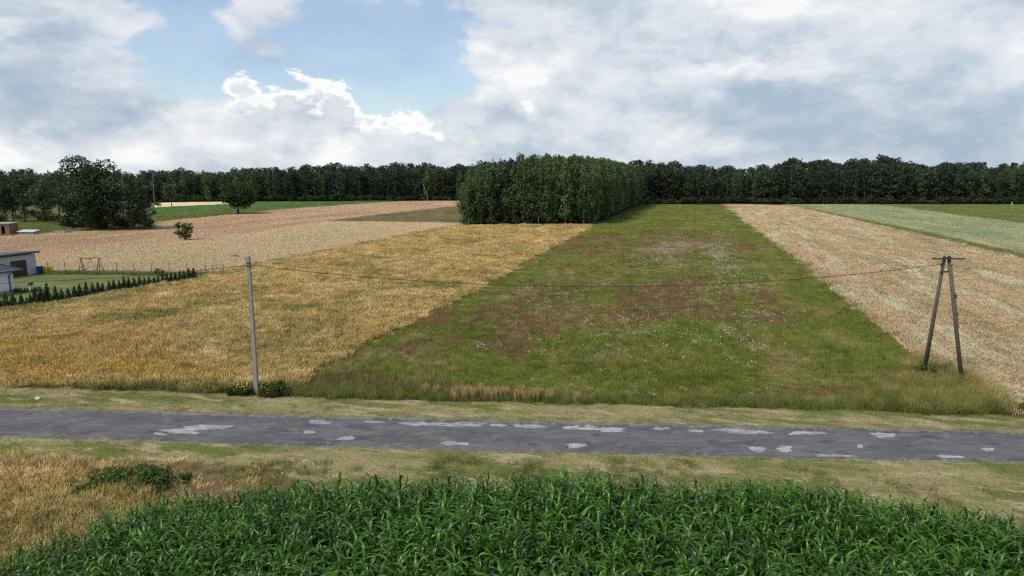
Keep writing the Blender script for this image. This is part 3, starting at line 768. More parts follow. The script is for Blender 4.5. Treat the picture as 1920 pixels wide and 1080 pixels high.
# ------------------------------------------------------------------ maize
M_maize = leaf_mat('maize_leaf', (.042, .128, .010), (.078, .185, .018), rand=.45, trans=.28, rough=.33, spec=.52, nscale=1.5)
M_stalk = plain('maize_stalk', (.07, .14, .04), .5, .2)
def maize_leaf(rng, L, w, a0, a1, segs=7, twist=.5):
    """one arching leaf that starts at the origin and leaves along +x"""
    p = np.array([0., 0., 0.]); V = []
    tw = rng.normal(0, twist); side = rng.normal(0, .12); kink = rng.uniform(.35, .7)
    for i in range(segs + 1):
        t = i / segs
        a = a0 + (a1 - a0) * (t ** 1.1 if t < kink else min(1, t ** .8))
        wi = w * (.35 + .65 * min(1, t * 5)) * (1 - t ** 2.6) + .002
        r = tw * t
        sd2 = np.array([-math.sin(side * t), math.cos(r) * math.cos(side * t), math.sin(r)])
        up = np.array([-math.sin(a), 0, math.cos(a)])
        wav = .012 * math.sin(t * 14 + tw * 5)
        V += [p + sd2 * wi / 2 + up * (wi * .22 + wav), p.copy(), p - sd2 * wi / 2 + up * (wi * .22 - wav)]
        st = L / segs
        p = p + np.array([math.cos(a) * math.cos(side * t * 2), math.sin(side * t * 2) * math.cos(a), math.sin(a)]) * st
    F = []
    for i in range(segs):
        b = 3 * i
        F += [(b, b + 1, b + 4, b + 3), (b + 1, b + 2, b + 5, b + 4)]
    return np.array(V), np.array(F)
rngm = np.random.default_rng(7)
LEAVES = []
for i in range(24):
    up = i % 3 == 0
    v, f = maize_leaf(rngm, rngm.uniform(.58, .95), rngm.uniform(.078, .105), R(rngm.uniform(66, 86) if up else rngm.uniform(42, 74)), R(rngm.uniform(-60, 45) if up else rngm.uniform(-100, -15)))
    LEAVES.append((v, f, np_mesh('maize_leaf_%d' % i, v, f, M_maize, smooth=True)))
mbs = MB(); mbs.tube([(0, 0, 0), (.01, 0, .5), (0, .01, 1.0), (.01, 0, 1.38)], [.016, .014, .011, .006], 6)
ME_STALK = mbs.mesh('maize_stalk', M_stalk)
def maize_plan(rng):
    """list of (leaf index, height, turn, scale) of one plant: leaves stand in two ranks"""
    th = rng.random() * 6.28; out = []; n = rng.integers(8, 11)
    for k in range(n):
        z = .30 + 1.1 * k / (n - 1)
        i = rng.choice([j for j in range(24) if (j % 3 == 0) == (k >= n - 3)])
        out.append((int(i), z, th + math.pi * k + rng.normal(0, .55), (1.05 if k < n - 3 else .8) * rng.uniform(.8, 1.1)))
    return out
PLANS = [maize_plan(np.random.default_rng(200 + i)) for i in range(16)]
def rotz(v, a):
    c, s_ = math.cos(a), math.sin(a)
    return np.stack([v[:, 0] * c - v[:, 1] * s_, v[:, 0] * s_ + v[:, 1] * c, v[:, 2]], 1)
def maize_mesh(i):
    V = []; F = []; k = 0
    for (li, z, a, sc) in PLANS[i]:
        v, f, _ = LEAVES[li]; v = rotz(v * sc, a) + np.array([0, 0, z])
        V.append(v); F.append(f + k); k += len(v)
    sv = np.array(mbs.v); sf = np.array([f for f in mbs.f if len(f) == 4])
    V.append(sv); F.append(sf + k)
    return np_mesh('maize_plant_%d' % i, np.concatenate(V), np.concatenate(F), M_maize, smooth=True)
MAIZE = [maize_mesh(i) for i in range(16)]
# rows follow the fields' direction
rng = np.random.default_rng(17); pts = []
rd = np.array([FDIR.x, FDIR.y]); rl = np.array([FLEFT.x, FLEFT.y])
for r in np.arange(-60, 60, .62):
    for s_ in np.arange(-20, 60, .185):
        pts.append(rd * (s_ + rng.normal(0, .06)) + rl * (r + rng.normal(0, .13)))
pts = np.array(pts); pts = pts[in_poly(pts[:, 0], pts[:, 1], P_corn)]
pts = pts[rng.random(len(pts)) > .04]
edge = np.array([(p.x, p.y) for p in [pt(x, y, 1.45) for x, y in CORN_EDGE]])
segd = np.full(len(pts), 99.0)
for a, b in zip(edge[:-1], edge[1:]):
    ab = b - a; t = np.clip(((pts - a) @ ab) / (ab @ ab), 0, 1)
    segd = np.minimum(segd, np.linalg.norm(pts - (a + t[:, None] * ab), axis=1))
leftish = np.clip((-pts[:, 0] - 4) / 8, 0, 1)
hgt = np.clip(.72 + .28 * segd / 1.5, .72, 1.0) * (1 - .18 * leftish) * (1 + rng.normal(0, .09, len(pts))) * (.96 + .08 * np.sin(pts[:, 0] * .7) * np.sin(pts[:, 1] * .8))
hgt *= np.where((segd < .8) & (rng.random(len(pts)) < .3), .75, 1.0)
hgt *= 1.12
ok = (segd > .25) | (rng.random(len(pts)) < .6); pts, hgt, segd = pts[ok], hgt[ok], segd[ok]
tx, ty = px_of(np.column_stack([pts, hgt * 1.5]))
vis = (ty < 1078) & (tx > 5) & (tx < 1915)
order = np.argsort(-ty * vis)
near = order[:300]; nearset = np.zeros(len(pts), bool); nearset[near] = True
for i in near:
    pl = PLANS[int(rng.integers(0, 16))]
    o = empty('maize_plant', (pts[i][0], pts[i][1], .02), rng.random() * 6.28); o.scale = (hgt[i],) * 3; o.rotation_euler.x = rng.normal(0, .11); o.rotation_euler.y = rng.normal(.07, .11)
    tag(o, 'green maize plant in the rows nearest the viewer, cut by the lower picture edge', 'maize', 'nearest maize plants')
    link(bpy.data.objects.new('stalk', ME_STALK), o)
    for (li, z, a, sc) in pl:
        lf = link(bpy.data.objects.new('leaf', LEAVES[li][2]), o); lf.location = (0, 0, z); lf.rotation_euler = (0, 0, a); lf.scale = (sc,) * 3
rest = np.where(~nearset)[0]; n = len(rest)
rot = np.column_stack([rng.normal(0, .11, n), rng.normal(.07, .11, n), rng.random(n) * 6.28])
scatter('maize_crop', np.column_stack([pts[rest], np.full(n, .02)]), rot, np.repeat(hgt[rest][:, None], 3, 1), rng.integers(0, 16, n), MAIZE,
        'dense field of green maize before the road', 'maize')
# ------------------------------------------------------------------ trees
def leaf_quads(rng, C, N, size, elong=1.4, droop=0.0):
    """leaf clumps: one bent rhombus at each point C with normal about N"""
    n = len(C)
    N = N + rng.normal(0, .55, (n, 3)); N /= np.linalg.norm(N, axis=1)[:, None] + 1e-9
    A = rng.normal(0, 1, (n, 3)); A[:, 2] -= droop * 2
    A -= N * (A * N).sum(1)[:, None]; A /= np.linalg.norm(A, axis=1)[:, None] + 1e-9
    B = np.cross(N, A); s = (size * (.6 + .8 * rng.random(n)))[:, None]
    V = np.stack([C - A * s * elong * .5, C + B * s * .5 + N * s * .12, C + A * s * elong * .5, C - B * s * .5 - N * s * .10], 1)
    return V.reshape(-1, 3), np.arange(4 * n).reshape(n, 4)
def shell_points(rng, lobes, per_area, jitter=.25):
    C = []; N = []
    for (c, r) in lobes:
        c = np.array(c); r = np.array(r); n = max(10, int(per_area * (r[0] * r[1] + r[0] * r[2] + r[1] * r[2]) * 4))
        d = rng.normal(0, 1, (n, 3)); d /= np.linalg.norm(d, axis=1)[:, None]
        # uneven density makes gaps and clumps
        k = np.sin(d[:, 0] * 5 + c[0] * 3) + np.sin(d[:, 1] * 5.5 + c[1] * 2) + np.sin(d[:, 2] * 6 + c[2])
        ok = k + rng.normal(0, .7, n) > -1.0; d = d[ok]
        q = 1 - np.abs(rng.normal(0, jitter, len(d)))
        C.append(c + d * r * q[:, None]); N.append(d / r + np.array([0, 0, .35 / r.mean()]))
    N = np.concatenate(N); N /= np.linalg.norm(N, axis=1)[:, None]
    return np.concatenate(C), N

M_bark = plain('bark', (.075, .06, .045), .9, .35, 2.0, bump=.6)
M_pinebark = plain('pine_bark', (.085, .06, .045), .9, .35, 2.0, bump=.6)
def birch_bark():
    m, t, b = new_mat('birch_bark')
    tc = t.new('ShaderNodeTexCoord').outputs['Object']
    n = t.noise(t.vm('MULTIPLY', tc, (3, 3, 1.2)), 2.0, 5, .7); n2 = t.noise(t.vm('MULTIPLY', tc, (1, 1, 8)), 1.5, 4, .6)
    c = t.mix(t.ss(n, .5, .62), (.30, .30, .28), (.05, .048, .045)); c = t.mix(t.ss(n2, .6, .7), c, (.12, .11, .10))
    t._in(b.inputs['Base Color'], c); b.inputs['Roughness'].default_value = .8
    return m
M_birchbark = birch_bark()
LM = dict(oak=leaf_mat('oak_leaves', (.032, .056, .018), (.052, .082, .025), rand=.15),
          birch=leaf_mat('birch_leaves', (.074, .116, .037), (.106, .152, .050), rand=.2),
          pine=leaf_mat('pine_needles', (.025, .043, .029), (.040, .060, .036), rand=.25, trans=.15),
          alder=leaf_mat('alder_leaves', (.035, .056, .027), (.060, .083, .036), rand=.42),
          bush=leaf_mat('bush_leaves', (.075, .115, .032), (.105, .145, .042), rand=.2, nscale=2),
          thuja=leaf_mat('thuja_scales', (.026, .048, .021), (.042, .070, .026), rand=.25, trans=.1, nscale=4),
          lilac=leaf_mat('shrub_leaves', (.050, .090, .028), (.075, .115, .035), rand=.2, nscale=3))
def trunk_mesh(name, rng, H, r0, top, mat, limbs=(), wob=.02):
    mb = MB(); k = 7
    ph = rng.random(2) * 6.28
    pts = [(H * wob * math.sin(3 * i / k + ph[0]) * i / k, H * wob * math.sin(2.6 * i / k + ph[1]) * i / k, -.15 + (H * top + .15) * i / k) for i in range(k + 1)]
    rad = [r0 * (1.35 if i == 0 else 1.0 - .85 * i / k) for i in range(k + 1)]
    mb.tube(pts, rad, 7)
    for (z, end, r) in limbs:
        t = min(max(z / (H * top), 0), 1) * k; i = min(int(t), k - 1); f = t - i
        a = Vector(pts[i]).lerp(Vector(pts[i + 1]), f); b = Vector(end); m = a.lerp(b, .5) + Vector((0, 0, -.05 * (b - a).length))
        mb.tube([a, m, b], [r, r * .65, r * .2], 5)
    return mb.mesh(name, mat)
def make_tree(kind, seed, H, Rc, low=.2, dens=1.0, leaf=.45, name=None):
    """trunk mesh and crown mesh of one tree, foot at the origin"""
    rng = np.random.default_rng(seed); lobes = []; limbs = []
    if kind in ('oak', 'alder', 'bush', 'lilac'):
        zc = H * (low + 1) / 2; rz = H * (1 - low) / 2; nl = int(34 if kind == 'oak' else 22)
        if kind in ('bush', 'lilac'): nl = 12
        for i in range(nl):
            d = rng.normal(0, 1, 3); d /= np.linalg.norm(d); d[2] = d[2] * .9 + .08
            q = rng.uniform(.35, .78); c = np.array([d[0] * Rc * q, d[1] * Rc * q, zc + d[2] * rz * q])
            # broader below the middle, domed on top
            f = 1.0 if c[2] < zc else .92
            c[:2] *= f; r = rng.uniform(.25, .42) * min(Rc, rz)
            lobes.append((c, (r * 1.15, r * 1.15, r * .85)))
            if i % 2 == 0: limbs.append((max(H * low * .7, min(c[2] - .25 * H * rng.random(), H * .6)), tuple(c), H * .009))
        lobes.append(((0, 0, zc), (Rc * .55, Rc * .55, rz * .7)))
    elif kind == 'birch':
        n = 20
        for i in range(n):
            t = (i + rng.random()) / n; z = H * (low + (1 - low) * t)
            prof = Rc * (.80 + .2 * math.sin(math.pi * t)) * (1 - max(0, t - .55) ** 1.5 * 2.2)
            a = rng.random() * 6.28; q = rng.uniform(.15, .62) * prof; r = max(.5, prof * rng.uniform(.42, .62))
            lobes.append(((math.cos(a) * q, math.sin(a) * q, z - .04 * H * t), (r, r, r * 1.25)))
            if i % 2: limbs.append((max(z - .1 * H, .1 * H), (math.cos(a) * q * 1.3, math.sin(a) * q * 1.3, z), H * .004))
        lobes.append(((0, 0, H * .96), (Rc * .22, Rc * .22, H * .05)))
    elif kind == 'pine':
        n = 17
        for i in range(n):
            t = (i + rng.random()) / n; z = H * (low + (1 - low) * t)
            prof = Rc * (.45 + .75 * math.sin(math.pi * min(1, t * .8 + .12))) * (1 - .45 * t)
            a = i * 2.4 + rng.normal(0, .4); q = rng.uniform(.25, .8) * prof; r = max(.6, prof * rng.uniform(.38, .6))
            lobes.append(((math.cos(a) * q, math.sin(a) * q, z), (r, r, r * .55)))
            limbs.append((z - .03 * H, (math.cos(a) * q, math.sin(a) * q, z), H * .005))
        lobes.append(((0, 0, H * .93), (Rc * .5, Rc * .5, H * .06)))
    elif kind == 'spruce':
        n = 26
        for i in range(n):
            t = (i + rng.random()) / n; z = H * (low + (1 - low) * t); prof = Rc * (1 - t) + .25
            a = i * 2.4 + rng.normal(0, .4); q = .5 * prof; r = prof * .6
            lobes.append(((math.cos(a) * q, math.sin(a) * q, z - .1 * prof), (r, r, max(.4, r * .55))))
    if kind in ('oak', 'alder', 'bush', 'lilac'):     # bring the lobes out to the full breadth and height
        kx = Rc / max(np.hypot(c[0], c[1]) + r[0] * .8 for c, r in lobes); zl = low * H
        kz = (H - zl) / (max(c[2] + r[2] * .97 for c, r in lobes) - zl)
        lobes = [(np.array([c[0] * kx, c[1] * kx, zl + (c[2] - zl) * kz]), (r[0] * max(kx, 1), r[1] * max(kx, 1), r[2] * kz)) for c, r in lobes]
    C, N = shell_points(rng, lobes, dens * .42 / (leaf * leaf))
    ok = C[:, 2] > (.05 * H); C, N = C[ok], N[ok]
    V, F = leaf_quads(rng, C, N, leaf, 1.9 if kind == 'birch' else 1.4, .5 if kind == 'birch' else 0)
    key = 'pine' if kind == 'spruce' else kind
    crown = np_mesh((name or kind) + '_crown', V, F, LM[key])
    bark = M_birchbark if kind == 'birch' else (M_pinebark if kind == 'pine' else M_bark)
    top = {'oak': .7, 'alder': .8, 'birch': .93, 'pine': .93, 'spruce': .97, 'bush': .6, 'lilac': .6}[kind]
    r0 = H * {'oak': .035, 'alder': .016, 'birch': .0085, 'pine': .0125, 'spruce': .013, 'bush': .02, 'lilac': .02}[kind]
    return trunk_mesh((name or kind) + '_trunk', rng, H, r0, top, bark, limbs), crown
def plant_tree(name, tm, loc, rz, scale, label, cat='tree', group=None, part='crown', stem='trunk'):
    o = empty(name, loc, rz); o.scale = scale if isinstance(scale, tuple) else (scale,) * 3
    tag(o, label, cat, group)
    link(bpy.data.objects.new(stem, tm[0]), o); link(bpy.data.objects.new(part, tm[1]), o)
    return o
def joined(tm, name):
    """trunk and crown in one mesh with two materials, for the mass behind"""
    a, b = tm; na, nb = len(a.vertices), len(b.vertices)
    va = np.zeros(na * 3, np.float32); a.vertices.foreach_get('co', va); vb = np.zeros(nb * 3, np.float32); b.vertices.foreach_get('co', vb)
    fa = [tuple(p.vertices) for p in a.polygons if len(p.vertices) == 4]; lb = np.zeros(len(b.loops), np.int32); b.loops.foreach_get('vertex_index', lb)
    F = np.concatenate([np.array(fa), lb.reshape(-1, 4) + na])
    me = np_mesh(name, np.concatenate([va, vb]).reshape(-1, 3), F, a.materials[0]); me.materials.append(b.materials[0])
    mi = np.zeros(len(F), np.int32); mi[len(fa):] = 1; me.polygons.foreach_set('material_index', mi)
    return me

BIRCH = [make_tree('birch', 300 + i, 18.0, 3.0 + .3 * (i % 3), low=.04 + .06 * (i % 3), leaf=.36, dens=1.15) for i in range(6)]
PINE = [make_tree('pine', 320 + i, 19.0, 3.2 + .3 * (i % 3), low=.08 + .07 * (i % 3), leaf=.5, dens=1.2) for i in range(5)]
ALDER = [make_tree('alder', 340 + i, 17.0, 4.0 + .4 * (i % 2), low=.0 + .03 * (i % 3), leaf=.52, dens=1.2) for i in range(5)]
SPRUCE = [make_tree('spruce', 360 + i, 17.0, 2.9, low=.06, leaf=.42, dens=.9) for i in range(3)]
UNDER = [make_tree('alder', 390 + i, 3.0, 2.2, low=-.05, leaf=.36, dens=1.0) for i in range(4)]
BUSH = [make_tree('bush', 380 + i, 3.0, 1.9, low=.05, leaf=.28, dens=.8) for i in range(4)]
KINDS = dict(birch=BIRCH, pine=PINE, alder=ALDER, spruce=SPRUCE)
KH = dict(birch=18.0, pine=19.0, alder=17.0, spruce=17.0)

# ---- the far forest
SKY_X = [-400, 0, 120, 250, 350, 470, 520, 640, 700, 860, 1000, 1200, 1260, 1300, 1345, 1400, 1440, 1500, 1620, 1660, 1700, 1740, 1800, 1920, 2300]
SKY_Y = [318, 322, 322, 322, 320, 318, 313, 311, 310, 309, 308, 305, 305, 308, 317, 313, 308, 303, 301, 297, 302, 309, 309, 306, 306]
FRONT = [(-420, 389), (-100, 387), (120, 384), (280, 380), (440, 377.6), (700, 377), (870, 377), (1000, 379), (1200, 383.2), (1480, 383.4), (1920, 383), (2350, 383.4)]
def forest_front(step, seed):
    """points along the forest edge, step metres apart"""
    w = [pt(x, y) for x, y in FRONT]; out = []; rng = random.Random(seed)
    for a, b in zip(w[:-1], w[1:]):
        n = max(1, int((b - a).length / step))
        out += [a.lerp(b, (i + rng.random() * .6) / n) for i in range(n)]
    return out
rng = random.Random(33)
stuff_p, stuff_r, stuff_s, stuff_i = [], [], [], []
ALLK = [('birch', i) for i in range(6)] + [('pine', i) for i in range(5)] + [('alder', i) for i in range(5)] + [('spruce', i) for i in range(3)]
KIDX = {k: i for i, k in enumerate(ALLK)}
def pick_kind(px):
    w = dict(birch=.25, pine=.4, alder=.3, spruce=.05)
    if px < 620: w = dict(birch=.36, pine=.34, alder=.28, spruce=.02)
    if 640 < px < 780: w = dict(birch=.06, pine=.70, alder=.14, spruce=.10)
    if 1440 < px < 1640: w = dict(birch=.04, pine=.80, alder=.10, spruce=.06)
    if 1640 < px < 1760: w = dict(birch=.05, pine=.25, alder=.65, spruce=.05)
    if 1200 < px < 1345: w = dict(birch=.16, pine=.55, alder=.29, spruce=.0)
    if px > 1760: w = dict(birch=.22, pine=.40, alder=.38, spruce=.0)
    r = rng.random() * sum(w.values())
    for k, v in w.items():
        r -= v
        if r <= 0: return k
    return 'pine'
SIDE_WORDS = {'pine': 'dark pine', 'birch': 'slender grey-green birch', 'alder': 'rounded dark broadleaf tree', 'spruce': 'dark conical spruce'}
for row in range(13):
    back = row * 4.6; step = 3.5 if row < 2 else 4.8
    for p in forest_front(step, 40 + row):
        q = Vector((p.x, p.y + back + rng.uniform(-1.4, 1.4) + (1.5 if row == 0 else 0), 0)); x, _ = px_of(np.array([q.x, q.y, 0.0])); x = float(x)
        x += rng.uniform(-8, 8)
        k = pick_kind(x); h = height_at(q.y, float(np.interp(x, SKY_X, SKY_Y)))
        h *= rng.uniform(.70, .97) if row < 3 else rng.uniform(.90, 1.03)
        h *= 1 + .045 * math.sin(x * .043) + .04 * math.sin(x * .11 + 1.7) + .025 * math.sin(x * .23)
        if k == 'pine' and row >= 1: h *= 1.03
        i = rng.randrange(len(KINDS[k])); s = h / KH[k]; sx = s * rng.uniform(.9, 1.2); rz = rng.uniform(0, 6.28)
        shown = (238 < x < 868) or (1196 < x < 1925)
        if row < 2 and shown:
            side = 'left' if x < 900 else 'right'
            plant_tree(k + '_tree' if k != 'alder' else 'broadleaf_tree', KINDS[k][i], q, rz, (sx, sx, s),
                       '%s along the edge of the far forest %s of the birch grove' % (SIDE_WORDS[k], side), 'tree', 'forest edge trees on the ' + side)
        else:
            stuff_p.append(q); stuff_r.append((0, 0, rz)); stuff_s.append((sx, sx, s)); stuff_i.append(KIDX[(k, i)])
JOINED = [joined(KINDS[k][i], '%s_%d_joined' % (k, i)) for k, i in ALLK]
scatter('forest', [tuple(p) for p in stuff_p], stuff_r, stuff_s, stuff_i, JOINED, 'dark mass of far forest along the horizon', 'forest')
BJ = [joined(b, 'bush_joined_%d' % i) for i, b in enumerate(UNDER)]
up = [p + Vector((0, rng.uniform(-2.0, 1.0), 0)) for p in forest_front(1.7, 77)]
scatter('forest_undergrowth', [tuple(p) for p in up], [(0, 0, rng.uniform(0, 6.28)) for _ in up], [(1.0 + .5 * rng.random(),) * 2 + (rng.uniform(.6, 1.6),) for _ in up],
        [rng.randrange(4) for _ in up], BJ, 'bushes along the foot of the far forest', 'undergrowth')

# ---- the birch grove
gA, gB, gC = pt(868, 421), pt(1106, 421), pt(1196, 385.5); gD = gA + (gC - gB)
gu = (gB - gA); gv = (gC - gB); nu, nv = int(gu.length / 2.35), int(gv.length / 3.1)
sp, sr, ss_, si = [], [], [], []
for j in range(nv + 1):
    for i in range(nu + 1):
        q = gA + gu * ((i + rng.uniform(-.35, .35)) / nu) + gv * ((j + rng.uniform(-.35, .35)) / nv)
        u = i / nu; edge_ = min(u * 2.2, 1)
        k = 'birch'
        if .20 < u < .46 and j < 8 and rng.random() < .72: k = rng.choice(['spruce', 'pine', 'pine'])
        h = (15.0 + 5.0 * min(1, u * 3.2) - (2.6 if j == 0 else 1.0 if j == 1 else 0) - 1.6 * max(0, (u - .8) / .2)) * rng.uniform(.92, 1.05)
        if k != 'birch': h *= .96
        n = rng.randrange(len(KINDS[k])); s = h / KH[k]; sx = s * rng.uniform(.85, 1.15); rz = rng.uniform(0, 6.28)
        if j < 3 or (i >= nu - 1 and j < 26) or (i == 0 and j < 6):
            if j == 0: where = 'in the front row of the grove'
            elif i >= nu - 1: where = 'on the meadow side of the grove'
            elif i == 0: where = 'on the left side of the grove'
            else: where = 'just behind the front row of the grove'
            plant_tree(k + '_tree', KINDS[k][n], q, rz, (sx, sx, s), {'birch': 'white-stemmed birch ', 'pine': 'dark pine ', 'spruce': 'dark spruce '}[k] + where, 'tree', 'grove trees: ' + where)
        else:
            sp.append(tuple(q)); sr.append((0, 0, rz)); ss_.append((sx, sx, s)); si.append(KIDX[(k, n)])
scatter('grove_interior', sp, sr, ss_, si, JOINED, 'inner trees of the birch grove behind its outer rows', 'grove')
eg = [gA + gu * (rng.random() * 1.02 - .01) + gv * (-.01 + .015 * rng.random()) for _ in range(26)] + [gB + gv * rng.random() + gu * .02 for _ in range(30)] + [gA + gv * rng.random() * .2 - gu * .02 for _ in range(8)]
scatter('grove_undergrowth', [tuple(p) for p in eg], [(0, 0, rng.uniform(0, 6.28)) for _ in eg], [(rng.uniform(.4, .8),) * 3 for _ in eg], [rng.randrange(4) for _ in eg], BJ,
        'low bushes around the foot of the birch grove', 'undergrowth')
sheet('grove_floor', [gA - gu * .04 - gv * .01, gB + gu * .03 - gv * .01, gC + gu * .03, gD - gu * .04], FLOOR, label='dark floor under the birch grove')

# ---- single trees on the left, each by its foot, top and breadth in the photograph
def tree_px(name, kind, seed, x, yb, yt, wpx, label, low=.2, leaf=None, dens=1.0, cat='tree', group=None, part='crown', stem='trunk'):
    f = pt(x, yb); H = height_at(f.y, yt); Rc = wpx / 2 * f.y / FPX
    tm = make_tree(kind, seed, H, Rc, low, dens, leaf or max(.12, f.y * .0021), name)
    return plant_tree(name, tm, (f.x, f.y, 0), 0, 1.0, label, cat, group, part, stem)
tree_px('oak_tree', 'oak', 401, 180, 432, 289, 128, 'huge dark oak with a broad dome crown, tallest tree on the left', low=-.06, leaf=.44, dens=1.7)
tree_px('broadleaf_tree', 'alder', 402, 246, 433, 322, 62, 'dark tree foliaged to the ground right beside the huge oak', low=-.10, dens=1.8)
tree_px('broadleaf_tree', 'alder', 403, 272, 432, 345, 44, 'lower dark tree at the right end of the oak clump', low=-.12, dens=1.8)
tree_px('broadleaf_tree', 'oak', 404, 140, 428, 330, 66, 'dark tree leaning out left of the huge oak', low=-.02, dens=1.4)
tree_px('broadleaf_tree', 'alder', 405, 47, 418, 317, 44, 'tall narrow dark tree second from the left picture edge', low=.06, dens=1.3)
tree_px('broadleaf_tree', 'alder', 406, 96, 413, 334, 44, 'rounded dark tree between the tall narrow tree and the oak clump', low=.06, dens=1.3)
tree_px('broadleaf_tree', 'alder', 407, 112, 405, 318, 56, 'tree just left of the huge oak, standing further back', low=.16)
tree_px('broadleaf_tree', 'alder', 408, 12, 418, 336, 48, 'dark tree at the left picture edge above the brick hut', low=.02, dens=1.3)
tree_px('broadleaf_tree', 'alder', 409, 70, 411, 345, 34, 'small dark tree right of the tall narrow tree', low=.2)
tree_px('broadleaf_tree', 'alder', 412, 30, 408, 340, 44, 'tree further back between the edge tree and the tall narrow tree', low=.15)
tree_px('broadleaf_tree', 'alder', 421, 212, 433, 330, 54, 'dark tree tucked between the huge oak and the trees right of it', low=-.10, dens=1.6)
tree_px('broadleaf_tree', 'alder', 422, 82, 420, 338, 46, 'dark full-crowned tree just left of the leaning tree by the oak', low=.0, dens=1.4)
tree_px('broadleaf_tree', 'alder', 423, 26, 416, 330, 40, 'dark full-crowned tree left of the tall narrow tree', low=.0, dens=1.4)
tree_px('oak_tree', 'oak', 410, 447, 402, 341, 80, 'lone round oak standing in the green and rosy fields', low=.06, leaf=.42, dens=2.0)
tree_px('broadleaf_tree', 'alder', 411, 322, 387, 341, 34, 'small roundish tree before the far forest left of the lone oak', low=.06, dens=1.3)
tree_px('young_tree', 'birch', 413, 391, 383, 350, 12, 'thin young tree on the stubble strip left of the lone oak', low=.25, dens=.8)
tree_px('willow_bush', 'bush', 414, 347, 452, 417, 35, 'light green bush alone at the edge of the beige field', low=.0, leaf=.34, dens=1.6, cat='bush', part='foliage', stem='stem')
tree_px('garden_shrub', 'lilac', 415, 299, 519, 501, 30, 'round dark green shrub in the garden before the wire fence', low=.03, leaf=.16, dens=1.2, cat='shrub', part='foliage', stem='stem')
tree_px('field_bush', 'bush', 416, 296, 388, 378, 14, 'small dark bush at the foot of the bare white trunk', low=.03, cat='bush', part='foliage', stem='stem')
def bare_tree(x, yb, yt, lean, label, seed):
    f = pt(x, yb); H = height_at(f.y, yt); r = random.Random(seed); o = empty('dead_birch', (f.x, f.y, 0)); tag(o, label, 'tree')
    pts = [Vector((lean * H * t * t, 0, H * t - .1 * (t == 0))) for t in (0, .25, .5, .75, 1)]
    MB().tube(pts, [.14, .12, .10, .07, .03], 7).build('trunk', plain('bare_wood', (.27, .27, .27), .8, .2), o)
    for i in range(7):
        t = r.uniform(.45, .95); a = Vector((lean * H * t * t, 0, H * t)); an = r.uniform(0, 6.28); L = H * r.uniform(.08, .2)
        MB().tube([a, a + Vector((math.cos(an) * L * .6, math.sin(an) * L * .6, L * .5)), a + Vector((math.cos(an) * L, math.sin(an) * L, L * .9))], [.09, .06, .02], 5).build('branch', M_birchbark, o)
bare_tree(290, 385, 319, .02, 'bare white dead trunk right of the oak clump', 1)
bare_tree(802, 379.5, 345, -.25, 'bent white dead birch before the far forest left of the grove', 2)

lu = [pt(rng.uniform(-40, 150), rng.uniform(404, 418)) for _ in range(26)] + [pt(rng.uniform(125, 280), rng.uniform(425, 431)) for _ in range(14)]
scatter('oak_undergrowth', [tuple(p) for p in lu], [(0, 0, rng.uniform(0, 6.28)) for _ in lu], [(rng.uniform(.8, 1.5),) * 2 + (rng.uniform(.5, 1.3),) for _ in lu], [rng.randrange(4) for _ in lu], BJ, 'bushes and rank growth beneath the trees on the left', 'undergrowth')
# ---- thuja hedge
TH = []
for i in range(4):
    rng_ = np.random.default_rng(500 + i); lob = []
    for k in range(16):
        t = (k + .5) / 16; r = .44 * (1 - t) ** .85 + .035; a = k * 2.4
        lob.append(((math.cos(a) * r * .35, math.sin(a) * r * .35, .08 + t * 1.85), (r * .85, r * .85, .22)))
    C, N = shell_points(rng_, lob, 85, .12); V, F = leaf_quads(rng_, C, N, .12, 1.8, -.6)
    TH.append((MB().tube([(0, 0, -.1), (0, 0, 1.5)], [.04, .015], 5).mesh('thuja_trunk', M_bark), np_mesh('thuja_foliage', V, F, LM['thuja'])))
THUJA = [(-14, 556), (0, 555), (13, 548), (27, 548), (42, 551), (53, 557), (59, 552), (68, 540), (79, 537), (91, 531), (106, 537), (117, 541), (129, 540), (141, 537), (151, 532), (163, 529), (175, 530), (185, 529), (194, 531),
         (206, 527), (215, 524), (225, 526), (234, 519), (243, 520), (253, 520), (263, 518), (272, 520), (281, 518), (290, 519), (298, 517), (306, 514), (314, 512), (322, 512), (330, 511), (338, 509), (346, 507), (355, 502), (364, 502)]
for i, (x, yt) in enumerate(THUJA):
    yb = np.interp(x, [-20, 13, 100, 187, 313, 370], [592, 586, 571, 555, 536, 527]); f = pt(x, yb); H = height_at(f.y, yt); s = H / 2.0
    end = i >= len(THUJA) - 2
    plant_tree('thuja', TH[i % 4], (f.x, f.y, 0), i * 1.3, (s * .55 + .5, s * .55 + .5, s),
               'tall thuja at the far end of the garden hedge' if end else ('tallest pointed thuja in the near half of the garden hedge' if x == 91 else 'small dark pointed thuja in the hedge along the garden'), 'thuja', 'thuja hedge', 'foliage')
# ------------------------------------------------------------------ poles and wires
M_conc = plain('weathered_concrete', (.30, .262, .225), .9, .25, 4.0, bump=.4, streak=(3, 3, .5))
M_oldwood = plain('old_pole_wood', (.105, .088, .075), .85, .35, 3.0, bump=.6, streak=(6, 6, .4))
M_steel = plain('galvanised_steel', (.22, .22, .23), .5, .2, 5.0, metal=.6)
M_dark = plain('dark_iron', (.06, .058, .055), .6, .2, 5.0)
M_porc = plain('porcelain', (.48, .46, .43), .3, .1)
M_cable = plain('black_cable', (.035, .033, .032), .6, .1)
M_lens = plain('lamp_lens', (.55, .55, .52), .3, .1)

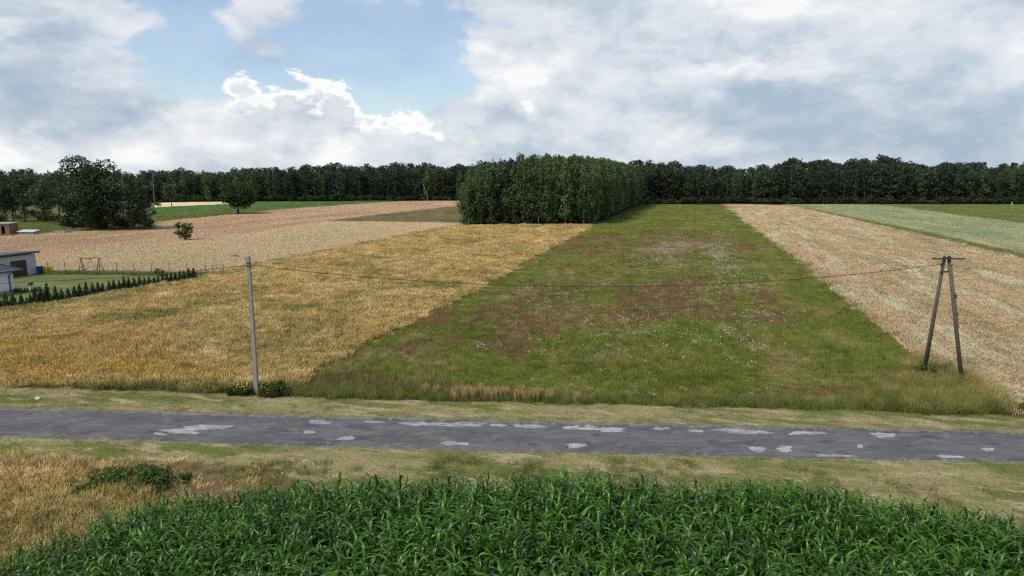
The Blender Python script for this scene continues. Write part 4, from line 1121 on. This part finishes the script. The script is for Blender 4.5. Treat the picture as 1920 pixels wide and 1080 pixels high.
def concrete_pole(x, yb, yt, label):
    f = pt(x, yb); H = height_at(f.y, yt); o = empty('lamp_post', (f.x, f.y, 0)); tag(o, label, 'pole', 'concrete lamp posts by the road')
    mb = MB()
    mb.tube([(0, 0, -.4), (0, 0, H * .5), (0, 0, H)], [.18, .148, .115], 4, square=True)
    mb.build('post', M_conc, o)
    # raised ribs on two sides, as on a cast concrete post
    for sx in (-1, 1):
        mb = MB(); mb.tube([(sx * .125, -.095, -.3), (sx * .08, -.065, H - .15)], [.035, .022], 4, square=True); mb.build('rib', M_conc, o)
    top = H - .28
    MB().tube([(0, 0, top - .05), (-.25, 0, top + .12), (-.72, .02, top + .30)], [.028, .026, .024], 6).build('lamp_arm', M_steel, o)
    head = MB(); head.lathe((0, 0, 0), [(.02, -.05), (.11, -.045), (.13, 0), (.10, .05), (.03, .07)], 10)
    hv = [Vector((v[0] * 2.1, v[1], v[2])) for v in head.v]; head.v = [tuple(Matrix.Rotation(R(14), 3, 'Y') @ v + Vector((-.86, .02, top + .335))) for v in hv]
    hd = head.build('lamp_head', M_steel, o)
    MB().box((-.87, .02, top + .275), (.26, .13, .02)).build('lens', M_lens, hd)
    for dz in (-.62, -.42):
        MB().box((0, 0, H + dz), (.27, .27, .05)).build('clamp_band', M_dark, o)
    for sx in (-1, 1):
        MB().tube([(sx * .13, 0, H - .62), (sx * .24, 0, H - .62), (sx * .26, 0, H - .56)], .018, 6).build('cable_hook', M_dark, o)
    return o, Vector((f.x, f.y, H - .60))
lp, wireA = concrete_pole(482, 741, 480, 'pale concrete lamp post with a short arm, yellow flowers at its foot')
d_post = Vector((0, 0, 0))

fa, fb = pt(1731, 706), pt(1804, 721)
Yp = (fa.y + fb.y) / 2; zt = height_at(Yp, 483)
dep = Yp * math.cos(PITCH) - (zt - CAM_H) * math.sin(PITCH)
apex = Vector(((1775 - 960) / FPX * dep, Yp, zt)); foot = Vector((apex.x, Yp, 0))
ap = empty('twin_leg_pole', foot); tag(ap, 'dark wooden twin-legged utility pole with crossarm right of the meadow', 'pole')
def rel(p): return Vector(p) - foot
tl, tr_ = apex + Vector((-.16, 0, -.05)), apex + Vector((.14, 0, -.02))
for f_, t_ in ((fa, tl), (fb, tr_)):
    dn = (f_ - t_).normalized()
    MB().tube([rel(t_), rel(t_.lerp(f_, .5)), rel(f_ + dn * .4)], [.105, .125, .15], 10).build('leg', M_oldwood, ap)
MB().box(rel(apex + Vector((0, 0, -.95))), (.62, .16, .12)).build('spacer_block', M_oldwood, ap)
MB().box(rel(apex + Vector((0, 0, .02))), (.42, .30, .20)).build('head_block', M_dark, ap)
arm = MB().box(rel(apex + Vector((.02, -.18, -.06))), (2.15, .09, .09)).build('crossarm', M_dark, ap)
for dx in (-1.0, -.42, -.14, .2, .5, .98):
    ins = MB(); ins.lathe(rel(apex + Vector((.02 + dx, -.18, -.012))), [(.015, 0), (.015, .05), (.05, .06), (.055, .10), (.035, .13), (.045, .16), (.02, .19)], 10); ins.build('insulator', M_porc, arm)
brk = MB().box(rel(apex + Vector((.52, -.12, -.50))), (.62, .04, .05)).build('bracket', M_dark, ap)
for dx in (.55, .78):
    ins = MB(); ins.lathe(rel(apex + Vector((dx, -.12, -.47))), [(.012, -.14), (.04, -.12), (.045, -.06), (.02, .02)], 8); ins.build('insulator', M_porc, brk)
q = tr_.lerp(fb, .17)
MB().tube([rel(q), rel(q + Vector((.42, -.05, .38))), rel(q + Vector((.86, -.1, .72)))], [.025, .024, .022], 6).build('lamp_arm', M_steel, ap)
hd = MB(); hd.box((0, 0, 0), (.34, .14, .09), mat=Matrix.Translation(rel(q + Vector((.98, -.11, .79)))) @ Matrix.Rotation(R(-22), 4, 'Y'), taper=.7); hd = hd.build('lamp_head', M_steel, ap)
MB().box((0, 0, 0), (.24, .10, .02), mat=Matrix.Translation(rel(q + Vector((.995, -.11, .735)))) @ Matrix.Rotation(R(-22), 4, 'Y')).build('lens', M_lens, hd)
for k, (t_, s_) in enumerate(((.26, .16), (.30, .2), (.335, .12), (.44, .12), (.475, .14))):
    c = tr_.lerp(fb, t_); MB().box(rel(c + Vector((.10 if k % 2 else .02, -.12, 0))), (s_ * .8, s_ * .7, s_ * 1.3)).build('fuse_box', M_dark if k % 2 else M_steel, ap)
MB().tube([rel(tr_.lerp(fb, .05) + Vector((.13, -.05, 0))), rel(tr_.lerp(fb, .3) + Vector((.15, -.05, 0))), rel(tr_.lerp(fb, .55) + Vector((.16, -.05, 0)))], .018, 5).build('riser_cable', M_cable, ap)
MB().box(rel(apex + Vector((-.33, -.03, -.46))), (.12, .1, .1)).build('clamp_band', M_dark, ap)

def wire(name, a, b, sag, label, r=.019, n=40):
    pts = []
    for i in range(n + 1):
        t = i / n; p = Vector(a).lerp(Vector(b), t); p.z -= 4 * sag * t * (1 - t); pts.append(p)
    return tag(MB().tube(pts, r, 5).build(name, M_cable), label, 'cable')
wireB = apex + Vector((-.38, -.03, -.46))
wireA2 = wireA + Vector((.25, 0, 0))
mid = (wireA2 + wireB) / 2; sag = mid.z - height_at(mid.y, 537.5)
wire('overhead_cable', wireA2, wireB, sag, 'thin black cable sagging between the lamp post and the twin-legged pole')
# the next post of the line stands just outside the picture on the left
dv = (wireA - wireB); dv.z = 0
nxt = wireA + dv.normalized() * 44; nxt.y += 1.5
np_ = empty('lamp_post', (nxt.x, nxt.y, 0)); tag(np_, 'pale concrete lamp post beyond the left picture edge', 'pole', 'concrete lamp posts by the road')
for ch in lp.children:
    c = ch.copy(); link(c, np_)
    for g_ in ch.children: link(g_.copy(), c)
wire('overhead_cable', wireA + Vector((-.25, 0, 0)), nxt + Vector((.25, 0, 0)), 1.15, 'thin black cable running left from the lamp post out of the picture')
st = tr_.lerp(fb, .27) + Vector((.12, 0, 0))
wire('stay_wire', st, Vector((st.x + 11.5, st.y - 1.0, .05)), .12, 'thin stay wire slanting down to the right of the twin-legged pole', r=.008)

# ------------------------------------------------------------------ weeds that stand alone
def weed_clump(name, loc, rx, ry, h, n, seed, leaf, mat, label, cat, flowers=0, fmat=None):
    rng = np.random.default_rng(seed); o = empty(name, loc); tag(o, label, cat); lobes = []
    for i in range(n):
        a = rng.random() * 6.28; q = math.sqrt(rng.random()); hh_ = h * rng.uniform(.45, 1.1) * (1 - .5 * q ** 3); r = rng.uniform(.18, .36) * hh_ + .06
        z = r * .8 + rng.random() * max(0, hh_ - r * 1.6)
        lobes.append(((math.cos(a) * rx * q, math.sin(a) * ry * q, max(z, .1)), (r * 1.2, r * 1.1, r)))
    C, N = shell_points(rng, lobes, .5 / (leaf * leaf), .4); ok = C[:, 2] > .02; C, N = C[ok], N[ok]
    V, F = leaf_quads(rng, C, N, leaf, 1.8); link(bpy.data.objects.new('foliage', np_mesh(name + '_foliage', V, F, mat)), o)
    mb = MB()
    for (c, r) in lobes[:14]: mb.tube([(c[0] * .6, c[1] * .6, -.05), (c[0] * .85, c[1] * .9, c[2] * .6), c], [.018, .014, .008], 5)
    mb.build('stems', M_bark, o)
    if flowers:
        k = rng.choice(len(C), flowers * 3); k = k[np.argsort(-C[k, 2])][:flowers]
        V, F = leaf_quads(rng, C[k] + np.array([0, 0, .05]), np.tile([0, -.5, .8], (len(k), 1)), .075, 1.0); fl = link(bpy.data.objects.new('flowers', np_mesh(name + '_flowers', V, F, fmat)), o); tag(fl, 'small yellow flower heads')
    return o
M_weed = leaf_mat('weed_leaves', (.045, .075, .020), (.075, .105, .028), rand=.1, nscale=3)
M_bramble = leaf_mat('bramble_leaves', (.055, .100, .022), (.095, .145, .032), rand=.1, nscale=2.5)
f = pt(452, 742); weed_clump('flowering_weed', (f.x, f.y, 0), .95, .5, 1.0, 40, 601, .06, M_weed, 'dark weed clump with yellow flowers left of the lamp post foot', 'weed', 95, M_yellow)
f = pt(514, 743); weed_clump('flowering_weed', (f.x, f.y, 0), 1.0, .5, 1.1, 44, 602, .06, M_weed, 'dark weed clump with few yellow flowers right of the lamp post foot', 'weed', 45, M_yellow)
f = pt(1738, 712); weed_clump('nettle_clump', (f.x, f.y, 0), .8, .6, 1.2, 22, 603, .10, M_weed, 'dark green weeds round the left leg of the twin-legged pole', 'weed')
f = pt(1795, 728); weed_clump('nettle_clump', (f.x, f.y, 0), 1.1, .7, .8, 22, 604, .10, M_weed, 'low dark weeds round the right leg of the twin-legged pole', 'weed')
f = pt(1930, 778); weed_clump('nettle_clump', (f.x, f.y, 0), .8, .6, 1.1, 22, 605, .10, M_weed, 'dark weeds at the right picture edge beyond the verge', 'weed')
f = pt(222, 912); weed_clump('bramble_thicket', (f.x, f.y, 0), 2.0, 1.5, 1.0, 90, 606, .085, M_bramble, 'sprawling green bramble beside the golden grass near left', 'bramble')
f = pt(285, 915); weed_clump('bramble_thicket', (f.x, f.y, 0), .9, 1.0, 1.1, 45, 607, .085, M_bramble, 'smaller green bramble clump towards the maize corner', 'bramble')
f = pt(345, 905); weed_clump('bramble_thicket', (f.x, f.y, 0), .35, .3, .6, 10, 608, .085, M_bramble, 'tiny green weed clump on the bare earth', 'bramble')
f = pt(70, 750)
lt = MB(); lr = random.Random(3); ring = []
for k, (r, z) in enumerate(((.07, 0), (.10, .03), (.08, .08), (.03, .10))):
    for i in range(7):
        a = i * 6.283 / 7 + .3 * k; rr = r * lr.uniform(.6, 1.4); ring.append((rr * math.cos(a) * 1.5, rr * math.sin(a), z * lr.uniform(.7, 1.2)))
lt.add(ring, [(k * 7 + i, k * 7 + (i + 1) % 7, (k + 1) * 7 + (i + 1) % 7, (k + 1) * 7 + i) for k in range(3) for i in range(7)] + [tuple(range(21, 28))])
tag(lt.build('litter_bag', plain('white_plastic', (.68, .68, .68), .5, .1), loc=(f.x, f.y, .06)), 'crumpled white scrap lying on the far verge at left', 'litter')

# ------------------------------------------------------------------ the garden: house, shed, fence, swing, bins
RZ = -R(14.6)                                   # local y runs along the fields
def plaster(name, col):
    return plain(name, col, .85, .06, 1.2)
M_wall = plaster('white_render', (.70, .71, .73)); M_plinth = plain('plinth', (.30, .31, .33), .9, .12)
M_roof = plain('roof_tiles', (.065, .075, .105), .45, .2, 2.0, spec=.5); M_pipe = plain('gutter_metal', (.05, .055, .065), .45, .1)
c = pt(28, 548); hs = empty('house', (c.x, c.y, 0), RZ); tag(hs, 'white house with dark blue-grey tiled hip roof at the left edge', 'house')
hw, hl, hh, ov, rise = 9.5, 12.0, 2.85, .75, 2.6
MB().box((-hw / 2, -hl / 2, hh / 2 + .2), (hw, hl, hh - .4)).build('wall', M_wall, hs)
MB().box((-hw / 2, -hl / 2, .15), (hw + .06, hl + .06, .5)).build('plinth', M_plinth, hs)
x0, x1, y0, y1 = -hw - ov, ov, -hl - ov, ov; ze = hh - .12; cx = (x0 + x1) / 2; half = (x1 - x0) / 2
r0, r1 = Vector((cx, y0 + half, ze + rise)), Vector((cx, y1 - half, ze + rise))
E = [Vector((x0, y0, ze)), Vector((x1, y0, ze)), Vector((x1, y1, ze)), Vector((x0, y1, ze))]
roof = MB(); rows = 13
for a, b, ta, tb in ((E[0], E[1], r0, r0), (E[1], E[2], r0, r1), (E[2], E[3], r1, r1), (E[3], E[0], r1, r0)):
    nrm = (b - a).cross(ta - a).normalized()
    for i in range(rows):
        f0, f1 = i / rows, (i + 1) / rows
        p = [a.lerp(ta, f0) + nrm * .07, b.lerp(tb, f0) + nrm * .07, b.lerp(tb, f1) + nrm * .02, a.lerp(ta, f1) + nrm * .02]
        roof.add(p + [a.lerp(ta, f0), b.lerp(tb, f0)], [(0, 1, 2, 3), (4, 5, 1, 0)])
roof.add([e - Vector((0, 0, .01)) for e in E], [(3, 2, 1, 0)])
rf = roof.build('roof', M_roof, hs)
hipc = MB()
for e, t_ in ((E[0], r0), (E[1], r0), (E[2], r1), (E[3], r1)): hipc.tube([e + Vector((0, 0, .05)), t_ + Vector((0, 0, .08))], .09, 6)
hipc.tube([r0 + Vector((0, 0, .08)), r1 + Vector((0, 0, .08))], .09, 6); hipc.build('ridge_cap', M_roof, rf)
g_ = MB()
for a, b in ((E[1], E[2]), (E[2], E[3]), (E[0], E[1])): g_.tube([a + Vector((.02, .02, -.04)), b + Vector((.02, .02, -.04))], .075, 8)
g_.build('gutter', M_pipe, hs)
MB().tube([(ov, -.55, ze - .08), (ov - .1, -.55, ze - .25), (.10, -.55, ze - .55), (.08, -.55, .1)], .055, 8).build('downpipe', M_pipe, hs)
for yy in (-4.2, -8.2):
    w = MB().box((.012, yy, 1.55), (.08, 1.5, 1.3)).build('window', plain('window_frame', (.12, .12, .13), .5, .1), hs)
    MB().box((.045, yy, 1.55), (.06, 1.3, 1.1)).build('pane', plain('window_glass', (.03, .04, .05), .08, .1, spec=.8), w)

def block_wall():
    m, t, b = new_mat('block_wall')
    tc = t.new('ShaderNodeTexCoord').outputs['Object']; x, y, z = t.sep(tc)
    br = t.new('ShaderNodeTexBrick'); t._in(br.inputs['Vector'], t.comb(t.m('ADD', x, y), z, 0.0)); br.inputs['Scale'].default_value = 1.0
    br.inputs['Brick Width'].default_value = .6; br.inputs['Row Height'].default_value = .25; br.inputs['Mortar Size'].default_value = .018
    br.inputs['Color1'].default_value = (.40, .40, .41, 1); br.inputs['Color2'].default_value = (.47, .47, .48, 1); br.inputs['Mortar'].default_value = (.25, .25, .26, 1)
    t.l.new(br.outputs['Color'], b.inputs['Base Color']); b.inputs['Roughness'].default_value = .9
    return m
c = pt(70, 513); sd_ = empty('shed', (c.x, c.y, 0), RZ); tag(sd_, 'grey block shed with flat dark roof behind the house', 'shed')
MB().box((-2.6, -3.4, 1.45), (5.2, 6.8, 2.9)).build('wall', block_wall(), sd_)
MB().box((0, 0, 0), (6.1, 7.7, .26), mat=Matrix.Translation((-2.6, -3.4, 3.02)) @ Matrix.Rotation(R(-3), 4, 'Y')).build('roof', M_pipe, sd_)
dr = MB().box((.03, -2.7, 1.12), (.10, 2.3, 2.2)).build('door', plain('brown_door', (.055, .030, .026), .6, .2), sd_)
for k in range(4): MB().box((.09, -2.7, .45 + .45 * k), (.03, 2.2, .03)).build('slat', plain('door_slat', (.045, .026, .022), .6, .2), dr)

# wire fence: back run and a short side run
fb_px = [(91, 513.5), (123, 513.8), (156, 514), (188, 514.2), (220, 514.4), (252, 514.6), (285, 514.9), (318, 515.2), (351, 515.6), (386, 516), (420, 516.4)]
fs_px = [(420, 516.4), (400, 520.5), (377, 525)]
M_post = plain('fence_post', (.07, .06, .05), .7, .2); M_wirem = plain('fence_wire', (.16, .155, .15), .6, .2)
o0 = pt(*fb_px[0]); fe = empty('wire_fence', (o0.x, o0.y, 0)); tag(fe, 'thin wire mesh fence with dark posts around the garden', 'fence')
runs = [[pt(*p) - o0 for p in fb_px], [pt(*p) - o0 for p in fs_px]]
for k, run in enumerate(runs):
    for i, p in enumerate(run):
        if k and i == 0: continue
        MB().tube([(p.x, p.y, -.1), (p.x, p.y, 1.72 + .06 * math.sin(i * 2.1))], .045, 6).build('post', M_post, fe)
wm = MB()
for run in runs:
    for a, b in zip(run[:-1], run[1:]):
        for z in (.1, .5, .9, 1.3, 1.62): wm.tube([a + Vector((0, 0, z)), b + Vector((0, 0, z - .01))], .005 if z < 1.6 else .009, 3, cap=False)
        n = int((b - a).length / .3)
        for i in range(n):
            p = a.lerp(b, (i + .5) / n); wm.tube([p + Vector((0, 0, .1)), p + Vector((0, 0, 1.62))], .004, 3, cap=False)
tag(wm.build('wire_mesh', M_wirem, fe), kind='stuff')
sow('fence_weeds', pp((91, 516), (420, 518.5), (420, 514.5), (75, 511)), .45, .0, 701, LT, 'dark rank grass along the garden fence', 'grass', hs=(.9, 1.7), base=.45, ragged=.3)

# swing
M_swood = plain('swing_wood', (.085, .058, .042), .8, .25)
La, Lb, Ra, Rb = pt(147, 516), pt(161, 510.5), pt(197, 515), pt(182, 510)
Lm, Rm = (La + Lb) / 2, (Ra + Rb) / 2
so = empty('swing', (Lm.x, Lm.y, 0)); tag(so, 'brown wooden A-frame garden swing with a pale hanging seat', 'swing')
zt = 2.25; Lt, Rt = Vector((Lm.x + .02, Lm.y, zt)), Vector((Rm.x - .1, Rm.y, zt))
for a, t_ in ((La, Lt), (Lb, Lt), (Ra, Rt), (Rb, Rt)): MB().tube([a - Lm.to_3d() - Vector((0, 0, .05)), t_ - Lm], .05, 8).build('leg', M_swood, so)
MB().tube([Lt - Lm + (Lt - Rt).normalized() * .15, Rt - Lm + (Rt - Lt).normalized() * .15], .055, 8).build('crossbar', M_swood, so)
for a, b, t_ in ((La, Lb, Lt), (Ra, Rb, Rt)): MB().tube([a.lerp(t_, .45) - Lm, b.lerp(t_, .45) - Lm], .035, 6).build('brace', M_swood, so)
cc = Lt.lerp(Rt, .5) - Lm; se = MB(); n = 16; vs = []
for zz, rr in ((.0, .80), (.05, .9), (.12, .92), (.16, .8)):
    for i in range(n):
        a = i * 6.283 / n; vs.append((cc.x + math.cos(a) * rr, cc.y + math.sin(a) * rr * .55, .42 + zz + .16 * math.cos(a)))
se.add(vs, [(k * n + i, k * n + (i + 1) % n, (k + 1) * n + (i + 1) % n, (k + 1) * n + i) for k in range(3) for i in range(n)] + [tuple(range(3 * n, 4 * n)), tuple(range(n))[::-1]], True)
se.build('seat', plain('pale_canvas', (.52, .56, .56), .8, .1), so)
for sx in (-1, 1):
    for sy in (-1, 1): MB().tube([(cc.x + sx * .06, cc.y, zt - .05), (cc.x + sx * .72, cc.y + sy * .3, .52 + .16 * sx * .8)], .012, 5).build('rope', M_cable, so)

def bin_(x, y, col, label):
    f = pt(x, y); o = empty('wheelie_bin', (f.x, f.y, 0), RZ + R(90)); tag(o, label, 'bin', 'bins by the shed'); m = plain('bin_plastic', col, .45, .08)
    b = MB(); M_ = Matrix.Translation((0, 0, .52)); b.box((0, 0, .52), (.66, .72, .92), taper=1.18); b.build('body', m, o)
    l = MB(); l.box((0, -.02, 1.03), (.84, .90, .07), taper=.94); l.box((0, .42, 1.02), (.5, .08, .06)); l.build('lid', m, o)
    MB().tube([(-.25, .47, .98), (.25, .47, .98)], .022, 6).build('handle', M_dark, o)
    for sx in (-1, 1): MB().tube([(sx * .33, .36, .11), (sx * .38, .36, .11)], .11, 12).build('wheel', M_dark, o)
bin_(76.8, 512.6, (.018, .075, .30), 'blue wheeled bin beside the grey shed'); bin_(90, 512.8, (.62, .50, .015), 'yellow wheeled bin right of the blue one')
f = pt(105, 512.3); bk = empty('bucket', (f.x, f.y, 0)); tag(bk, 'small white bucket on the lawn right of the bins', 'bucket')
MB().lathe((0, 0, 0), [(.15, .0), (.21, .42), (.23, .43), (.21, .45), (.19, .40), (.14, .06)], 14).build('body', plain('white_pail', (.66, .67, .66), .5, .06), bk)
MB().tube([(-.22, 0, .42), (-.15, -.16, .34), (0, -.22, .30), (.15, -.16, .34), (.22, 0, .42)], .01, 5).build('handle', M_steel, bk)
for x, yb, lb in ((43.6, 549, 'white stake in the flower bed nearest the house'), (57, 549, 'white stake under the yellow-green sapling')):
    f = pt(x, yb); mbk = MB(); mbk.box((0, 0, .5), (.10, .10, 1.1)); mbk.box((0, 0, 1.09), (.10, .10, .08), taper=.2); tag(mbk.build('garden_stake', M_wall, loc=(f.x, f.y, 0)), lb, 'stake')
tree_px('sapling', 'lilac', 620, 59, 549, 529, 11, 'small yellow-green sapling in the bed beside the house', low=.55, leaf=.13, dens=1.0, part='crown')
for x, yb, rx, sd2, lb in ((36, 548, .75, 621, 'low dark shrub at the house corner'), (50, 549, .8, 622, 'low dark shrub between the two white stakes'), (68, 547, .6, 623, 'low dark shrub right of the white stakes')):
    f = pt(x, yb); weed_clump('low_shrub', (f.x, f.y, 0), rx, .5, .6, 14, sd2, .12, LM['lilac'], lb, 'shrub')

# ------------------------------------------------------------------ farmyard bits far left
def brick_mat():
    m, t, b = new_mat('red_brick')
    tc = t.new('ShaderNodeTexCoord').outputs['Object']; x, y, z = t.sep(tc); n = t.noise(tc, 3, 4, .6)
    br = t.new('ShaderNodeTexBrick'); t._in(br.inputs['Vector'], t.comb(t.m('ADD', x, y), z, 0.0)); br.inputs['Brick Width'].default_value = .25; br.inputs['Row Height'].default_value = .075
    br.inputs['Mortar Size'].default_value = .008; br.inputs['Scale'].default_value = 1.0
    br.inputs['Color1'].default_value = (.26, .10, .07, 1); br.inputs['Color2'].default_value = (.32, .14, .09, 1); br.inputs['Mortar'].default_value = (.25, .2, .17, 1)
    t._in(b.inputs['Base Color'], t.mulc(br.outputs['Color'], t.ss(n, .3, .7, .75, 1.15))); b.inputs['Roughness'].default_value = .9
    return m
M_brick = brick_mat()
f = pt(19, 441); o = empty('brick_hut', (f.x, f.y, 0), R(8)); tag(o, 'small unfinished red brick hut at the left picture edge', 'hut')
# walls round an open doorway
mbw = MB(); mbw.box((-.5, .1, 1.35), (1.0, .25, 2.7)); mbw.box((-3.0, .1, 1.35), (2.4, .25, 2.7)); mbw.box((-1.4, .1, 2.45), (.8, .25, .5)); mbw.box((-.12, 2.0, 1.35), (.25, 3.54, 2.7)); mbw.box((-4.08, 2.0, 1.35), (.25, 3.54, 2.7)); mbw.box((-2.1, 3.9, 1.35), (3.7, .25, 2.7))
mbw.build('wall', M_brick, o)
MB().box((-2.1, 2.0, 2.78), (4.6, 4.4, .15)).build('roof', plain('grey_slab', (.36, .34, .35), .9, .15), o)
MB().box((-1.4, 1.2, 1.0), (.78, .06, 2.0)).build('door', plain('dark_door', (.02, .017, .015), .8, .2), o)
f = pt(54, 441); o = empty('covered_trough', (f.x, f.y, 0), R(-6)); tag(o, 'long low pale-topped box standing in the grass right of the brick hut', 'trough')
b_ = MB(); b_.box((0, 0, .55), (3.9, 1.7, .8)); b_.build('body', plain('grey_green_sheet', (.20, .235, .235), .7, .2), o)
MB().box((0, 0, 0), (4.4, 2.1, .10), mat=Matrix.Translation((0, 0, 1.05)) @ Matrix.Rotation(R(9), 4, 'X')).build('lid', plain('pale_sheet', (.50, .55, .58), .5, .1), o)
for sx in (-1.6, 1.6): MB().box((sx, 0, .08), (.2, 1.5, .16)).build('bearer', M_oldwood, o)
f = pt(128, 438); o = empty('timber_heap', (f.x, f.y, 0), .3); tag(o, 'brown heap of leaning boards left of the oak clump', 'timber'); rr = random.Random(8)
for i in range(9):
    an = rr.uniform(-.5, .5); x_ = rr.uniform(-.7, .7)
    MB().tube([(x_ + .5, -.9 + rr.uniform(-.2, .2), 0), (x_ * .5, .2, 1.4 + rr.uniform(-.3, .3))], .11, 4, square=True).build('board', plain('old_board', (.17, .12, .085), .9, .25), o)
f = pt(112, 438); o = empty('slab_stack', (f.x, f.y, 0), .2); tag(o, 'low stack of pale slabs between the trough and the boards', 'slabs')
for i in range(4): MB().box((rr.uniform(-.1, .1), rr.uniform(-.05, .05), .08 + .17 * i), (2.6, 1.0, .14), rz=rr.uniform(-.06, .06)).build('slab', plain('pale_slab', (.36, .37, .36), .9, .15), o)
# far things beyond the forest
Dp = 900.0; Xp = (1911 - 960) / FPX * Dp * 1.005; Hp = height_at(Dp, 290); o = empty('pylon', (Xp, Dp, 0)); tag(o, 'distant lattice power pylon rising over the forest at far right', 'pylon')
M_pyl = plain('pylon_steel', (.20, .22, .24), .6, .1)
lat = MB()
def hw_(z): return 3.2 * (1 - z / Hp) ** 1.2 + .35
zs = [Hp * t for t in (0, .12, .23, .33, .43, .52, .60, .67, .73, .79, .85, .90, .95, 1.0)]
for a, b in zip(zs[:-1], zs[1:]):
    ca = [(sx * hw_(a), sy * hw_(a), a) for sx, sy in ((-1, -1), (1, -1), (1, 1), (-1, 1))]; cb = [(sx * hw_(b), sy * hw_(b), b) for sx, sy in ((-1, -1), (1, -1), (1, 1), (-1, 1))]
    for i in range(4): lat.tube([ca[i], cb[i]], .24, 4); lat.tube([ca[i], cb[(i + 1) % 4]], .14, 3); lat.tube([ca[(i + 1) % 4], cb[i]], .14, 3); lat.tube([cb[i], cb[(i + 1) % 4]], .07, 3)
lat.build('lattice_tower', M_pyl, o)
for t, L in ((.80, 5.2), (.88, 4.2), (.96, 3.2)):
    z = Hp * t; a_ = MB()
    for s_ in (-1, 1): a_.tube([(0, .3, z), (s_ * L, 0, z)], .26, 4); a_.tube([(0, 0, z + 1.5), (s_ * L, 0, z)], .2, 4)
    a_.build('crossarm', M_pyl, o)
f = pt(1897, 384.5); mk = MB(); mk.box((0, 0, .65), (.30, .16, 1.4)); mk.box((0, 0, 1.40), (.30, .16, .12), taper=.4); tag(mk.build('marker_post', M_wall, loc=(f.x, f.y, 0)), 'tiny white marker post at the forest foot far right', 'post')
